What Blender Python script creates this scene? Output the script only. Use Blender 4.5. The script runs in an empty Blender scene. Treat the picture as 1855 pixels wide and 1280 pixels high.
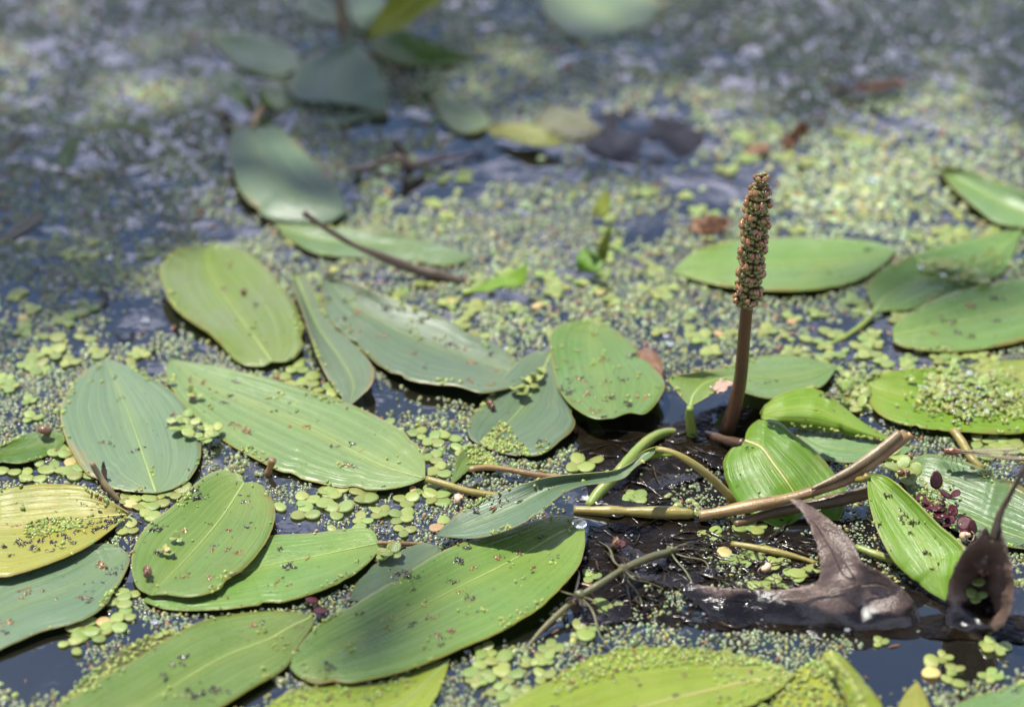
import bpy, bmesh, math, random
import numpy as np
from mathutils import Vector, Matrix
from mathutils.geometry import delaunay_2d_cdt

rng = np.random.default_rng(11)
random.seed(11)
S = bpy.context.scene
COL = S.collection
PI = math.pi

# ------------------------------------------------------------------ camera
PITCH = math.radians(33.0)
SLANT = 0.85
LENS = 85.0
CAM = np.array([0.0, -SLANT * math.cos(PITCH), SLANT * math.sin(PITCH)])
FW = np.array([0, math.cos(PITCH), -math.sin(PITCH)])
UP = np.array([0, math.sin(PITCH), math.cos(PITCH)])
RT = np.array([1.0, 0, 0])
PW, PH = 1855.0, 1280.0
K = 36.0 / LENS / PW


def ray(px, py):
    px = np.asarray(px, float); py = np.asarray(py, float)
    return FW + ((px - PW / 2) * K)[..., None] * RT + (-(py - PH / 2) * K)[..., None] * UP


def at(px, py, z=0.0):
    """Point of the place at height z (metres above the water) that photo point (px, py) shows."""
    d = ray(px, py)
    t = (np.asarray(z, float) - CAM[2]) / d[..., 2]
    return CAM + d * t[..., None]


def at_depth(px, py, Y):
    d = ray(px, py)
    t = (Y - CAM[1]) / d[..., 1]
    return CAM + d * t[..., None]


def photo(P):
    """World points -> photo points (used only to read hand-drawn density maps of the duckweed)."""
    v = P - CAM
    dep = v @ FW
    return (v @ RT) / dep / K + PW / 2, PH / 2 - (v @ UP) / dep / K


cd = bpy.data.cameras.new('camera')
cam = bpy.data.objects.new('camera', cd)
COL.objects.link(cam)
cam.location = CAM
cam.rotation_euler = (PI / 2 - PITCH, 0, 0)
cd.lens = LENS
cd.sensor_width = 36.0
cd.clip_start = 0.02
cd.clip_end = 500
cd.dof.use_dof = True
cd.dof.focus_distance = float((at(1340, 950) - CAM) @ FW)
cd.dof.aperture_fstop = 6.4
S.camera = cam

# ------------------------------------------------------------------ light
SUN_ELEV, SUN_AZ = 69.0, -52.0      # azimuth from +Y (away from the camera), positive to the right
w = bpy.data.worlds.new('World')
S.world = w
w.use_nodes = True
wn = w.node_tree
wn.nodes.clear()
wo = wn.nodes.new('ShaderNodeOutputWorld')
bg = wn.nodes.new('ShaderNodeBackground')
sky = wn.nodes.new('ShaderNodeTexSky')
sky.sky_type = 'NISHITA'
sky.sun_disc = False
sky.sun_elevation = math.radians(SUN_ELEV)
sky.sun_rotation = math.radians(SUN_AZ)
sky.dust_density = 0.7
sky.ozone_density = 4.5
tc = wn.nodes.new('ShaderNodeTexCoord')
cn = wn.nodes.new('ShaderNodeTexNoise')
cn.inputs['Scale'].default_value = 3.4
cn.inputs['Detail'].default_value = 6.0
cn.inputs['Roughness'].default_value = 0.58
cr = wn.nodes.new('ShaderNodeValToRGB')
cr.color_ramp.elements[0].position = 0.53
cr.color_ramp.elements[1].position = 0.72
mx = wn.nodes.new('ShaderNodeMixRGB')
mx.inputs[2].default_value = (17.0, 16.8, 21.5, 1)
def wmath(op, a, b=None):
    nd = wn.nodes.new('ShaderNodeMath')
    nd.operation = op
    for i_, v_ in ((0, a), (1, b)):
        if v_ is None: continue
        if isinstance(v_, (int, float)): nd.inputs[i_].default_value = v_
        else: wn.links.new(v_, nd.inputs[i_])
    return nd.outputs[0]


# a broken cloud layer in perspective: thin overhead, closing up towards the horizon
wsep = wn.nodes.new('ShaderNodeSeparateXYZ')
wn.links.new(tc.outputs['Generated'], wsep.inputs[0])
wz = wmath('MAXIMUM', wsep.outputs[2], 0.0)
wcmb = wn.nodes.new('ShaderNodeCombineXYZ')
wn.links.new(wmath('DIVIDE', wsep.outputs[0], wmath('ADD', wz, 0.12)), wcmb.inputs[0])
wn.links.new(wmath('DIVIDE', wsep.outputs[1], wmath('ADD', wz, 0.12)), wcmb.inputs[1])
wn.links.new(wcmb.outputs[0], cn.inputs['Vector'])
cover = wmath('MULTIPLY', wmath('SUBTRACT', 0.62, wmath('MINIMUM', wz, 0.75)), 0.42)
wn.links.new(wmath('ADD', cn.outputs['Fac'], cover), cr.inputs['Fac'])
wn.links.new(cr.outputs['Color'], mx.inputs[0])
wn.links.new(sky.outputs['Color'], mx.inputs[1])
wn.links.new(mx.outputs['Color'], bg.inputs['Color'])
wn.links.new(bg.outputs['Background'], wo.inputs['Surface'])
bg.inputs['Strength'].default_value = 0.075

sl = bpy.data.lights.new('sun', 'SUN')
sun = bpy.data.objects.new('sun', sl)
COL.objects.link(sun)
sl.energy = 5.0
sl.angle = math.radians(0.53)
sl.color = (1.0, 0.955, 0.88)
_e, _a = math.radians(SUN_ELEV), math.radians(SUN_AZ)
SUNDIR = Vector((math.sin(_a) * math.cos(_e), math.cos(_a) * math.cos(_e), math.sin(_e)))
sun.rotation_euler = SUNDIR.to_track_quat('Z', 'Y').to_euler()
sun.location = SUNDIR * 5

S.view_settings.view_transform = 'Standard'
S.view_settings.look = 'None'
S.view_settings.gamma = 1.0
S.view_settings.use_curve_mapping = False
S.view_settings.exposure = 0.92
S.cycles.use_denoising = True
S.cycles.max_bounces = 8
S.cycles.sample_clamp_indirect = 6.0

# ------------------------------------------------------------------ helpers


def new_obj(name, mesh, mat=None, parent=None):
    o = bpy.data.objects.new(name, mesh)
    COL.objects.link(o)
    if mat is not None and mesh is not None and len(mesh.materials) == 0:
        for m in (mat if isinstance(mat, (list, tuple)) else [mat]):
            mesh.materials.append(m)
    if parent is not None:
        o.parent = parent
    return o


def tag(o, label=None, cat=None, group=None, kind=None):
    if label: o['label'] = label
    if cat: o['category'] = cat
    if group: o['group'] = group
    if kind: o['kind'] = kind
    return o


def empty(name, loc, label=None, cat=None, group=None):
    o = bpy.data.objects.new(name, None)
    COL.objects.link(o)
    o.empty_display_size = 0.01
    o.location = Vector(loc)
    return tag(o, label, cat, group)


def child(name, mesh, mat, root):
    """A part whose mesh is in world coordinates, put under a root that only has a location."""
    o = new_obj(name, mesh, mat, root)
    mesh.transform(Matrix.Translation(-root.location))
    return o


def mesh_from(verts, faces, smooth=True, uvs=None, name='m'):
    me = bpy.data.meshes.new(name)
    me.from_pydata([tuple(map(float, v)) for v in verts], [], faces)
    if smooth:
        me.polygons.foreach_set('use_smooth', [True] * len(me.polygons))
    if uvs is not None:
        ul = me.uv_layers.new(name='UVMap')
        idx = np.zeros(len(me.loops), dtype=np.int32)
        me.loops.foreach_get('vertex_index', idx)
        ul.data.foreach_set('uv', np.asarray(uvs, np.float32)[idx].ravel())
    me.update()
    return me


def catmull(P, n):
    """n points evenly spaced along a smooth curve through P."""
    P = np.asarray(P, float)
    if len(P) == 1:
        return np.repeat(P, n, 0)
    Q = np.vstack([2 * P[0] - P[1], P, 2 * P[-1] - P[-2]])
    out = []
    for i in range(1, len(Q) - 2):
        t = np.linspace(0, 1, 16, endpoint=False)[:, None]
        a, b, c, d = Q[i - 1], Q[i], Q[i + 1], Q[i + 2]
        out.append(0.5 * ((2 * b) + (-a + c) * t + (2 * a - 5 * b + 4 * c - d) * t ** 2 + (-a + 3 * b - 3 * c + d) * t ** 3))
    out = np.vstack(out + [P[-1:]])
    s = np.concatenate([[0], np.cumsum(np.linalg.norm(np.diff(out[:, :2], axis=0), axis=1))])
    q = n if not np.isscalar(n) else np.linspace(0, 1, n)
    return np.stack([np.interp(np.asarray(q) * s[-1], s, out[:, k]) for k in range(P.shape[1])], 1)


def tube_geo(P, R, seg=8, flat=1.0, cap=True):
    P = np.asarray(P, float); n = len(P)
    R = np.interp(np.linspace(0, 1, n), np.linspace(0, 1, len(R)), R) if not np.isscalar(R) else np.full(n, R)
    V, F = [], []
    T = np.gradient(P, axis=0)
    ref = np.array([0.13, 0.21, 0.97])
    for i in range(n):
        t = T[i] / (np.linalg.norm(T[i]) + 1e-12)
        a = np.cross(t, ref)
        if np.linalg.norm(a) < 0.2:
            a = np.cross(t, np.array([0.0, 1, 0]))
        a /= np.linalg.norm(a)
        b = np.cross(a, t)
        for k in range(seg):
            th = 2 * PI * k / seg
            V.append(P[i] + R[i] * (math.cos(th) * a + flat * math.sin(th) * b))
    for i in range(n - 1):
        for k in range(seg):
            k2 = (k + 1) % seg
            F.append((i * seg + k, i * seg + k2, (i + 1) * seg + k2, (i + 1) * seg + k))
    if cap:
        F.append(tuple(range(seg))[::-1])
        F.append(tuple((n - 1) * seg + k for k in range(seg)))
    return V, F


def tube(P, R, seg=8, n=24, flat=1.0):
    P = np.asarray(P, float)
    C = catmull3(P, n)
    rr_ = np.random.default_rng(int(abs(P[0][0]) * 1e5) % 999)
    Rn = np.interp(np.linspace(0, 1, n), np.linspace(0, 1, len(R)), R) if not np.isscalar(R) else np.full(n, R)
    Rn = Rn * (1 + np.convolve(rr_.normal(0, .10, n + 4), np.ones(5) / 3, 'valid'))
    V, F = tube_geo(C, Rn, seg, flat)
    s = np.repeat(np.linspace(0, 1, n), seg)
    uv = np.stack([np.tile(np.arange(seg) / seg, n), s], 1)
    return mesh_from(V, F, uvs=uv)


def catmull3(P, n):
    P = np.asarray(P, float)
    Q = np.vstack([2 * P[0] - P[1], P, 2 * P[-1] - P[-2]])
    out = []
    for i in range(1, len(Q) - 2):
        t = np.linspace(0, 1, 16, endpoint=False)[:, None]
        a, b, c, d = Q[i - 1], Q[i], Q[i + 1], Q[i + 2]
        out.append(0.5 * ((2 * b) + (-a + c) * t + (2 * a - 5 * b + 4 * c - d) * t ** 2 + (-a + 3 * b - 3 * c + d) * t ** 3))
    out = np.vstack(out + [P[-1:]])
    s = np.concatenate([[0], np.cumsum(np.linalg.norm(np.diff(out, axis=0), axis=1))])
    q = np.linspace(0, 1, n) * s[-1]
    return np.stack([np.interp(q, s, out[:, k]) for k in range(3)], 1)


def px_path(pts):
    """[(px, py, z_mm), ...] -> world points."""
    a = np.asarray(pts, float)
    return at(a[:, 0], a[:, 1], a[:, 2] / 1000.0)


def value_noise(x, y, scale, seed):
    r = np.random.default_rng(seed)
    g = r.random((256, 256))
    u = np.asarray(x) / scale; v = np.asarray(y) / scale
    i = np.floor(u).astype(int); j = np.floor(v).astype(int)
    fu = u - i; fv = v - j
    fu = fu * fu * (3 - 2 * fu); fv = fv * fv * (3 - 2 * fv)
    i0, i1, j0, j1 = i % 256, (i + 1) % 256, j % 256, (j + 1) % 256
    return (g[i0, j0] * (1 - fu) + g[i1, j0] * fu) * (1 - fv) + (g[i0, j1] * (1 - fu) + g[i1, j1] * fu) * fv


def fbm(x, y, scale, seed, octs=3):
    s, a, tot = 0, 1.0, 0
    for o in range(octs):
        s = s + a * value_noise(x, y, scale / 2 ** o, seed + o * 17)
        tot += a
        a *= 0.55
    return s / tot


def in_poly(x, y, poly):
    poly = np.asarray(poly)
    c = np.zeros(len(x), bool)
    bb = (x > poly[:, 0].min()) & (x < poly[:, 0].max()) & (y > poly[:, 1].min()) & (y < poly[:, 1].max())
    idx = np.nonzero(bb)[0]
    if len(idx) == 0:
        return c
    xx, yy = x[idx], y[idx]
    r = np.zeros(len(idx), bool)
    x0, y0 = poly[-1]
    for x1, y1 in poly:
        cond = ((y1 > yy) != (y0 > yy))
        if y0 != y1:
            r ^= cond & (xx < (x0 - x1) * (yy - y1) / (y0 - y1) + x1)
        x0, y0 = x1, y1
    c[idx] = r
    return c


# ------------------------------------------------------------------ materials


class NT:
    def __init__(s, name):
        s.m = bpy.data.materials.new(name)
        s.m.use_nodes = True
        s.t = s.m.node_tree
        s.t.nodes.clear()
        s.out = s.n('ShaderNodeOutputMaterial')

    def n(s, typ, **kw):
        nd = s.t.nodes.new(typ)
        for k, v in kw.items():
            if k in nd.inputs:
                s.set(nd.inputs[k], v)
            else:
                setattr(nd, k, v)
        return nd

    def set(s, sock, v):
        if hasattr(v, 'is_linked') or isinstance(v, bpy.types.NodeSocket):
            s.t.links.new(v, sock)
        else:
            sock.default_value = v

    def math(s, op, a, b=None, c=None, clamp=False):
        nd = s.t.nodes.new('ShaderNodeMath')
        nd.operation = op
        nd.use_clamp = clamp
        s.set(nd.inputs[0], a)
        if b is not None: s.set(nd.inputs[1], b)
        if c is not None: s.set(nd.inputs[2], c)
        return nd.outputs[0]

    def mix(s, f, a, b, mode='MIX'):
        nd = s.t.nodes.new('ShaderNodeMixRGB')
        nd.blend_type = mode
        s.set(nd.inputs[0], f)
        for k, v in ((1, a), (2, b)):
            if isinstance(v, (tuple, list)):
                v = tuple(v) + ((1,) if len(v) == 3 else ())
            s.set(nd.inputs[k], v)
        return nd.outputs[0]

    def ramp(s, f, lo, hi):
        nd = s.t.nodes.new('ShaderNodeMapRange')
        nd.interpolation_type = 'SMOOTHSTEP'
        s.set(nd.inputs[0], f)
        nd.inputs[1].default_value = lo
        nd.inputs[2].default_value = hi
        return nd.outputs[0]

    def noise(s, vec, scale, detail=3.0, rough=0.55, dist=0.0):
        nd = s.n('ShaderNodeTexNoise', Scale=scale, Detail=detail, Roughness=rough, Distortion=dist)
        if vec is not None:
            s.t.links.new(vec, nd.inputs['Vector'])
        return nd.outputs['Fac']

    def bump(s, h, strength, dist):
        nd = s.n('ShaderNodeBump', Strength=strength, Distance=dist)
        s.t.links.new(h, nd.inputs['Height'])
        return nd.outputs['Normal']

    def pbsdf(s, color, rough, spec=0.5, normal=None, **kw):
        nd = s.t.nodes.new('ShaderNodeBsdfPrincipled')
        if isinstance(color, (tuple, list)):
            color = tuple(color) + ((1,) if len(color) == 3 else ())
        s.set(nd.inputs['Base Color'], color)
        s.set(nd.inputs['Roughness'], rough)
        s.set(nd.inputs['Specular IOR Level'], spec)
        if normal is not None: s.set(nd.inputs['Normal'], normal)
        for k, v in kw.items():
            s.set(nd.inputs[k], v)
        return nd.outputs[0]

    def surf(s, sh):
        s.t.links.new(sh, s.out.inputs['Surface'])
        return s.m

    def translucent(s, sh, color, fac, normal=None):
        tr = s.t.nodes.new('ShaderNodeBsdfTranslucent')
        s.set(tr.inputs['Color'], color if not isinstance(color, (tuple, list)) else tuple(color) + (1,))
        if normal is not None: s.set(tr.inputs['Normal'], normal)
        mxn = s.t.nodes.new('ShaderNodeMixShader')
        s.set(mxn.inputs[0], fac)
        s.t.links.new(sh, mxn.inputs[1])
        s.t.links.new(tr.outputs[0], mxn.inputs[2])
        return mxn.outputs[0]


def leaf_material(name, main, alt, rib, rough=0.40, trans=0.22, blem=0.5, blemcol=(0.16, 0.075, 0.02), wet=0.0, spec=0.45):
    k = NT(name)
    uv = k.n('ShaderNodeUVMap').outputs[0]
    sep = k.n('ShaderNodeSeparateXYZ')
    k.t.links.new(uv, sep.inputs[0])
    u = k.math('MULTIPLY_ADD', sep.outputs[0], 2.0, -1.0)
    v = sep.outputs[1]
    geo = k.n('ShaderNodeTexCoord').outputs['Object']
    oi = k.n('ShaderNodeObjectInfo').outputs['Random']
    # streak coordinates follow the veins
    cx = k.n('ShaderNodeCombineXYZ')
    k.t.links.new(k.math('MULTIPLY', u, 17.0), cx.inputs[0])
    k.t.links.new(k.math('MULTIPLY', v, 1.6), cx.inputs[1])
    k.t.links.new(k.math('MULTIPLY', oi, 37.0), cx.inputs[2])
    streak = k.noise(cx.outputs[0], 1.0, 4.0, 0.6)
    cx2 = k.n('ShaderNodeCombineXYZ')
    k.t.links.new(k.math('MULTIPLY', u, 70.0), cx2.inputs[0])
    k.t.links.new(k.math('MULTIPLY', v, 5.0), cx2.inputs[1])
    k.t.links.new(oi, cx2.inputs[2])
    fibre = k.noise(cx2.outputs[0], 1.0, 2.0, 0.5)
    wob = k.math('MULTIPLY_ADD', streak, 1.3, k.math('MULTIPLY', u, 6.5))
    vs = k.math('ABSOLUTE', k.math('SINE', k.math('MULTIPLY', wob, PI)))
    vein = k.math('SUBTRACT', 1.0, k.ramp(vs, 0.0, 0.55))
    # cross veinlets
    cx3 = k.n('ShaderNodeCombineXYZ')
    k.t.links.new(k.math('MULTIPLY', u, 9.0), cx3.inputs[0])
    k.t.links.new(k.math('MULTIPLY', v, 60.0), cx3.inputs[1])
    cross = k.noise(cx3.outputs[0], 1.0, 2.0, 0.5)
    mott = k.noise(geo, 55.0, 4.0, 0.6)
    fine = k.noise(geo, 900.0, 3.0, 0.6)
    c = k.mix(k.ramp(mott, 0.3, 0.72), main, alt)
    c = k.mix(k.math('MULTIPLY', k.ramp(streak, 0.42, 0.72), 0.5), c, [x * 1.45 for x in main])
    c = k.mix(k.math('MULTIPLY', k.math('MULTIPLY', vein, k.ramp(mott, 0.2, 0.65)), 0.34), c, rib)
    c = k.mix(k.math('MULTIPLY', k.ramp(fibre, 0.45, 0.8), 0.22), c, [x * 0.55 for x in main])
    c = k.mix(k.math('MULTIPLY', k.ramp(cross, 0.5, 0.75), 0.12), c, rib)
    # yellower near the midrib and towards the base
    near = k.math('SUBTRACT', 1.0, k.ramp(k.math('ABSOLUTE', u), 0.02, 0.28))
    c = k.mix(k.math('MULTIPLY', near, 0.28), c, rib)
    basey = k.math('SUBTRACT', 1.0, k.ramp(v, 0.0, 0.34))
    c = k.mix(k.math('MULTIPLY', basey, 0.35), c, rib)
    # blemishes: scars, dirt film
    bl = k.noise(geo, 210.0, 3.0, 0.62, 0.6)
    blm = k.math('MULTIPLY', k.ramp(bl, 0.69 - 0.05 * blem, 0.74), k.ramp(k.noise(geo, 38.0, 2.0), 0.42, 0.6))
    c = k.mix(k.math('MULTIPLY', blm, 0.85 * min(1.0, blem + 0.2)), c, blemcol)
    # browned and yellowed patches, silt film
    old = k.ramp(k.noise(geo, 30.0, 5.0, 0.65, 0.8), 0.60, 0.72)
    c = k.mix(k.math('MULTIPLY', old, 0.5 * min(1.0, blem + 0.3)), c, [main[0] * 1.7, main[1] * 1.15, main[2] * 0.8])
    silt = k.math('MULTIPLY', k.ramp(k.noise(geo, 75.0, 6.0, 0.75), 0.52, 0.70), k.ramp(k.noise(geo, 650.0, 3.0, 0.7), 0.40, 0.62))
    c = k.mix(k.math('MULTIPLY', silt, 0.38), c, (0.085, 0.068, 0.038))
    spot = k.ramp(k.noise(geo, 480.0, 2.0, 0.5), 0.70, 0.76)
    c = k.mix(k.math('MULTIPLY', spot, 0.6), c, (0.06, 0.035, 0.015))
    dirt = k.ramp(k.noise(geo, 1500.0, 1.0), 0.72, 0.8)
    c = k.mix(k.math('MULTIPLY', dirt, 0.55), c, (0.045, 0.035, 0.02))
    edge = k.ramp(k.math('ABSOLUTE', u), 0.955, 1.0)
    c = k.mix(k.math('MULTIPLY', edge, 0.55), c, (0.30, 0.23, 0.06))
    brn = k.math('MULTIPLY', k.ramp(k.math('ABSOLUTE', u), 0.72, 1.0), k.ramp(k.noise(geo, 34.0, 4.0, 0.65), 0.55, 0.66))
    c = k.mix(k.math('MULTIPLY', brn, 0.7), c, (0.16, 0.115, 0.03))
    hsv = k.n('ShaderNodeHueSaturation')
    hsv.inputs['Saturation'].default_value = 1.12
    k.t.links.new(c, hsv.inputs['Color'])
    k.t.links.new(k.math('MULTIPLY_ADD', oi, 0.034, 0.480), hsv.inputs['Hue'])
    k.t.links.new(k.math('MULTIPLY_ADD', k.math('FRACT', k.math('MULTIPLY', oi, 7.3)), 0.42, 0.80), hsv.inputs['Value'])
    c = hsv.outputs[0]
    h = k.math('ADD', k.math('MULTIPLY', vein, -0.28), k.math('MULTIPLY', fibre, 0.30))
    h = k.math('ADD', h, k.math('MULTIPLY', fine, 0.12))
    h = k.math('ADD', h, k.math('MULTIPLY', cross, 0.15))
    pleat = k.math('SINE', k.math('MULTIPLY', wob, PI * 0.9))
    h = k.math('ADD', h, k.math('MULTIPLY', k.math('MULTIPLY', pleat, k.ramp(streak, 0.3, 0.7)), 0.32))
    nrm = k.bump(h, 0.5, 0.0005)
    r = k.math('MULTIPLY_ADD', mott, 0.30, rough - 0.23)
    r = k.math('ADD', r, k.math('MULTIPLY', k.math('SUBTRACT', fine, 0.5), 0.12))
    if wet > 0:
        wm = k.ramp(k.noise(geo, 40.0, 2.0), 0.62 - 0.2 * wet, 0.66 - 0.2 * wet)
        r = k.mix(wm, r, (0.06, 0.06, 0.06))
    sh = k.pbsdf(c, r, spec, nrm)
    tcol = k.mix(0.5, c, (0.30, 0.42, 0.03), 'MIX')
    return k.surf(k.translucent(sh, tcol, trans, nrm))


M = {}
M['blue'] = leaf_material('leaf_blue_green', (0.074, 0.118, 0.060), (0.060, 0.102, 0.056), (0.125, 0.170, 0.060), 0.52, 0.14, spec=.65)
M['pale'] = leaf_material('leaf_pale_green', (0.106, 0.164, 0.072), (0.094, 0.154, 0.058), (0.175, 0.225, 0.072), 0.38, 0.18, 0.6)
M['mid'] = leaf_material('leaf_mid_green', (0.088, 0.156, 0.044), (0.106, 0.168, 0.050), (0.175, 0.232, 0.060), 0.38, 0.2, 0.6)
M['bright'] = leaf_material('leaf_bright_green', (0.090, 0.182, 0.022), (0.110, 0.196, 0.030), (0.19, 0.265, 0.04), 0.47, 0.26, 0.3)
M['yellow'] = leaf_material('leaf_yellowing', (0.165, 0.175, 0.036), (0.140, 0.170, 0.050), (0.21, 0.195, 0.055), 0.48, 0.16, 0.7, (0.20, 0.08, 0.03), 0.12)
M['yelgreen'] = leaf_material('leaf_yellow_green', (0.185, 0.235, 0.048), (0.215, 0.255, 0.056), (0.29, 0.30, 0.09), 0.34, 0.26, 0.5, (0.22, 0.08, 0.03), 0.3)
M['cup'] = leaf_material('leaf_cupped_green', (0.170, 0.205, 0.105), (0.15, 0.205, 0.060), (0.20, 0.25, 0.055), 0.27, 0.28, 0.2, (0.16, 0.075, 0.02), 0.5)
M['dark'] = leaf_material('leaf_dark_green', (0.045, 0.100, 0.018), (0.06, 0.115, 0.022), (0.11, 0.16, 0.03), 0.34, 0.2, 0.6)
M['olive'] = leaf_material('leaf_olive_sunken', (0.055, 0.062, 0.022), (0.07, 0.06, 0.025), (0.09, 0.08, 0.03), 0.3, 0.05, 0.8)


def rib_material(name, c1, c2):
    k = NT(name)
    geo = k.n('ShaderNodeTexCoord').outputs['Object']
    n = k.noise(geo, 260.0, 3.0)
    c = k.mix(k.ramp(n, 0.35, 0.7), c1, c2)
    nrm = k.bump(k.noise(geo, 2200.0, 2.0), 0.3, 0.0003)
    return k.surf(k.pbsdf(c, 0.38, 0.5, nrm))


M['rib'] = rib_material('midrib_green', (0.17, 0.24, 0.065), (0.22, 0.28, 0.085))
M['rib_blue'] = rib_material('midrib_blue_green', (0.105, 0.165, 0.075), (0.14, 0.20, 0.08))
M['rib_yel'] = rib_material('midrib_yellow', (0.30, 0.31, 0.09), (0.34, 0.27, 0.10))


def stem_material(name, c1, c2, c3, rough=0.40, streaks=True):
    k = NT(name)
    uv = k.n('ShaderNodeUVMap').outputs[0]
    geo = k.n('ShaderNodeTexCoord').outputs['Object']
    mp = k.n('ShaderNodeMapping')
    k.t.links.new(uv, mp.inputs[0])
    mp.inputs['Scale'].default_value = (9, 2.2, 1)
    st = k.noise(mp.outputs[0], 1.0, 4.0, 0.6)
    a = k.noise(geo, 110.0, 3.0)
    c = k.mix(k.ramp(a, 0.35, 0.68), c1, c2)
    c = k.mix(k.math('MULTIPLY', k.ramp(st, 0.45, 0.75), 0.7), c, c3)
    sp = k.ramp(k.noise(geo, 900.0, 2.0), 0.66, 0.74)
    c = k.mix(k.math('MULTIPLY', sp, 0.6), c, (0.03, 0.018, 0.01))
    pale = k.ramp(k.noise(geo, 1500.0, 1.0), 0.76, 0.8)
    c = k.mix(k.math('MULTIPLY', pale, 0.5), c, (0.5, 0.42, 0.3))
    h = k.math('ADD', st, k.math('MULTIPLY', k.noise(geo, 1600.0, 2.0), 0.5))
    return k.surf(k.pbsdf(c, rough, 0.5, k.bump(h, 0.5, 0.0005)))


M['stem_brown'] = stem_material('stem_brown', (0.21, 0.135, 0.042), (0.13, 0.068, 0.022), (0.28, 0.21, 0.085))
M['stem_grey'] = stem_material('stem_greyish_brown', (0.17, 0.13, 0.060), (0.12, 0.080, 0.034), (0.25, 0.20, 0.105))
M['stem_umber'] = stem_material('stem_umber', (0.10, 0.062, 0.022), (0.055, 0.034, 0.014), (0.15, 0.10, 0.035), 0.28)
M['stem_red'] = stem_material('peduncle_red_brown', (0.070, 0.032, 0.013), (0.050, 0.026, 0.010), (0.085, 0.048, 0.016), 0.36)
M['stem_green'] = stem_material('stem_green', (0.13, 0.20, 0.030), (0.17, 0.19, 0.035), (0.20, 0.24, 0.05))
M['stem_olive'] = stem_material('stem_olive', (0.17, 0.145, 0.030), (0.20, 0.16, 0.030), (0.12, 0.12, 0.03))
M['stem_dark'] = stem_material('stem_dark', (0.055, 0.036, 0.020), (0.04, 0.03, 0.015), (0.12, 0.075, 0.035))
M['stem_weed'] = stem_material('waterweed_stem', (0.075, 0.080, 0.030), (0.10, 0.085, 0.03), (0.05, 0.055, 0.02))


def simple(name, c1, c2, scale, rough, spec=0.5, bump=0.3, bdist=0.0004, trans=0.0, tcol=None):
    k = NT(name)
    geo = k.n('ShaderNodeTexCoord').outputs['Object']
    n = k.noise(geo, scale, 4.0, 0.6)
    c = k.mix(k.ramp(n, 0.33, 0.68), c1, c2)
    nrm = k.bump(k.noise(geo, scale * 4, 3.0), bump, bdist)
    sh = k.pbsdf(c, rough, spec, nrm)
    if trans:
        sh = k.translucent(sh, tcol or c, trans, nrm)
    return k.surf(sh)


M['anther'] = simple('anther_brown', (0.27, 0.145, 0.055), (0.13, 0.058, 0.022), 900, 0.14, 0.5, 0.2, 0.0001)
M['carpel'] = simple('carpel_green', (0.09, 0.105, 0.022), (0.15, 0.145, 0.035), 700, 0.35, 0.5, 0.3, 0.0001)
M['style'] = simple('style_pale', (0.42, 0.36, 0.24), (0.33, 0.2, 0.13), 900, 0.4)
M['snail'] = simple('snail_brown', (0.085, 0.038, 0.018), (0.16, 0.085, 0.045), 350, 0.2, 0.5, 0.25, 0.0002)
M['snail_pale'] = simple('snail_cream', (0.60, 0.46, 0.30), (0.48, 0.28, 0.17), 300, 0.3, 0.5, 0.2, 0.0002)
M['maroon'] = simple('frond_maroon', (0.035, 0.007, 0.010), (0.085, 0.016, 0.020), 400, 0.3, 0.2, 0.3, 0.0002, 0.15, (0.12, 0.012, 0.016))
M['mud_dark_reflection'] = simple('wet_mud_dark_reflection', (0.004, 0.003, 0.002), (0.010, 0.007, 0.004), 120, 0.16, 0.18, 0.35, 0.0010)
M['root'] = simple('root_dark', (0.010, 0.007, 0.004), (0.034, 0.024, 0.010), 400, 0.16, 0.5, 0.3, 0.0002)
M['orange'] = simple('fallen_leaf_orange', (0.17, 0.075, 0.025), (0.08, 0.035, 0.016), 160, 0.45, 0.5, 0.4, 0.0005, 0.2, (0.4, 0.12, 0.03))
M['pink'] = simple('fallen_leaf_pinkish', (0.30, 0.19, 0.14), (0.18, 0.09, 0.06), 90, 0.4)
M['insect'] = simple('insect_bronze', (0.10, 0.035, 0.018), (0.20, 0.075, 0.03), 500, 0.2)
M['insect_dark'] = simple('insect_dark', (0.02, 0.015, 0.012), (0.05, 0.03, 0.02), 500, 0.25)


def wing_material():
    k = NT('wing_membrane')
    geo = k.n('ShaderNodeTexCoord').outputs['Object']
    vo = k.n('ShaderNodeTexVoronoi', Scale=1100.0)
    vo.feature = 'DISTANCE_TO_EDGE'
    k.t.links.new(geo, vo.inputs['Vector'])
    line = k.math('SUBTRACT', 1.0, k.ramp(vo.outputs['Distance'], 0.0, 0.12))
    sh = k.pbsdf((0.28, 0.24, 0.17), 0.12, 0.6)
    tp = k.n('ShaderNodeBsdfTransparent').outputs[0]
    mxn = k.t.nodes.new('ShaderNodeMixShader')
    k.t.links.new(k.math('MULTIPLY_ADD', line, 0.35, 0.22), mxn.inputs[0])
    k.t.links.new(tp, mxn.inputs[1])
    k.t.links.new(sh, mxn.inputs[2])
    return k.surf(mxn.outputs[0])


M['wing'] = wing_material()


def duckweed_material(name, trans=0.25):
    k = NT(name)
    at_ = k.n('ShaderNodeAttribute', attribute_name='tint').outputs['Color']
    geo = k.n('ShaderNodeTexCoord').outputs['Object']
    n = k.noise(geo, 700.0, 3.0)
    c = k.mix(k.math('MULTIPLY', k.ramp(n, 0.4, 0.75), 0.3), at_, k.mix(1.0, at_, (0.55, 0.55, 0.5), 'MULTIPLY'))
    nrm = k.bump(k.noise(geo, 2600.0, 2.0), 0.25, 0.0002)
    sh = k.pbsdf(c, 0.23, 0.55, nrm)
    return k.surf(k.translucent(sh, c, trans, nrm))


M['duck'] = duckweed_material('duckweed_grains')


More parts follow.
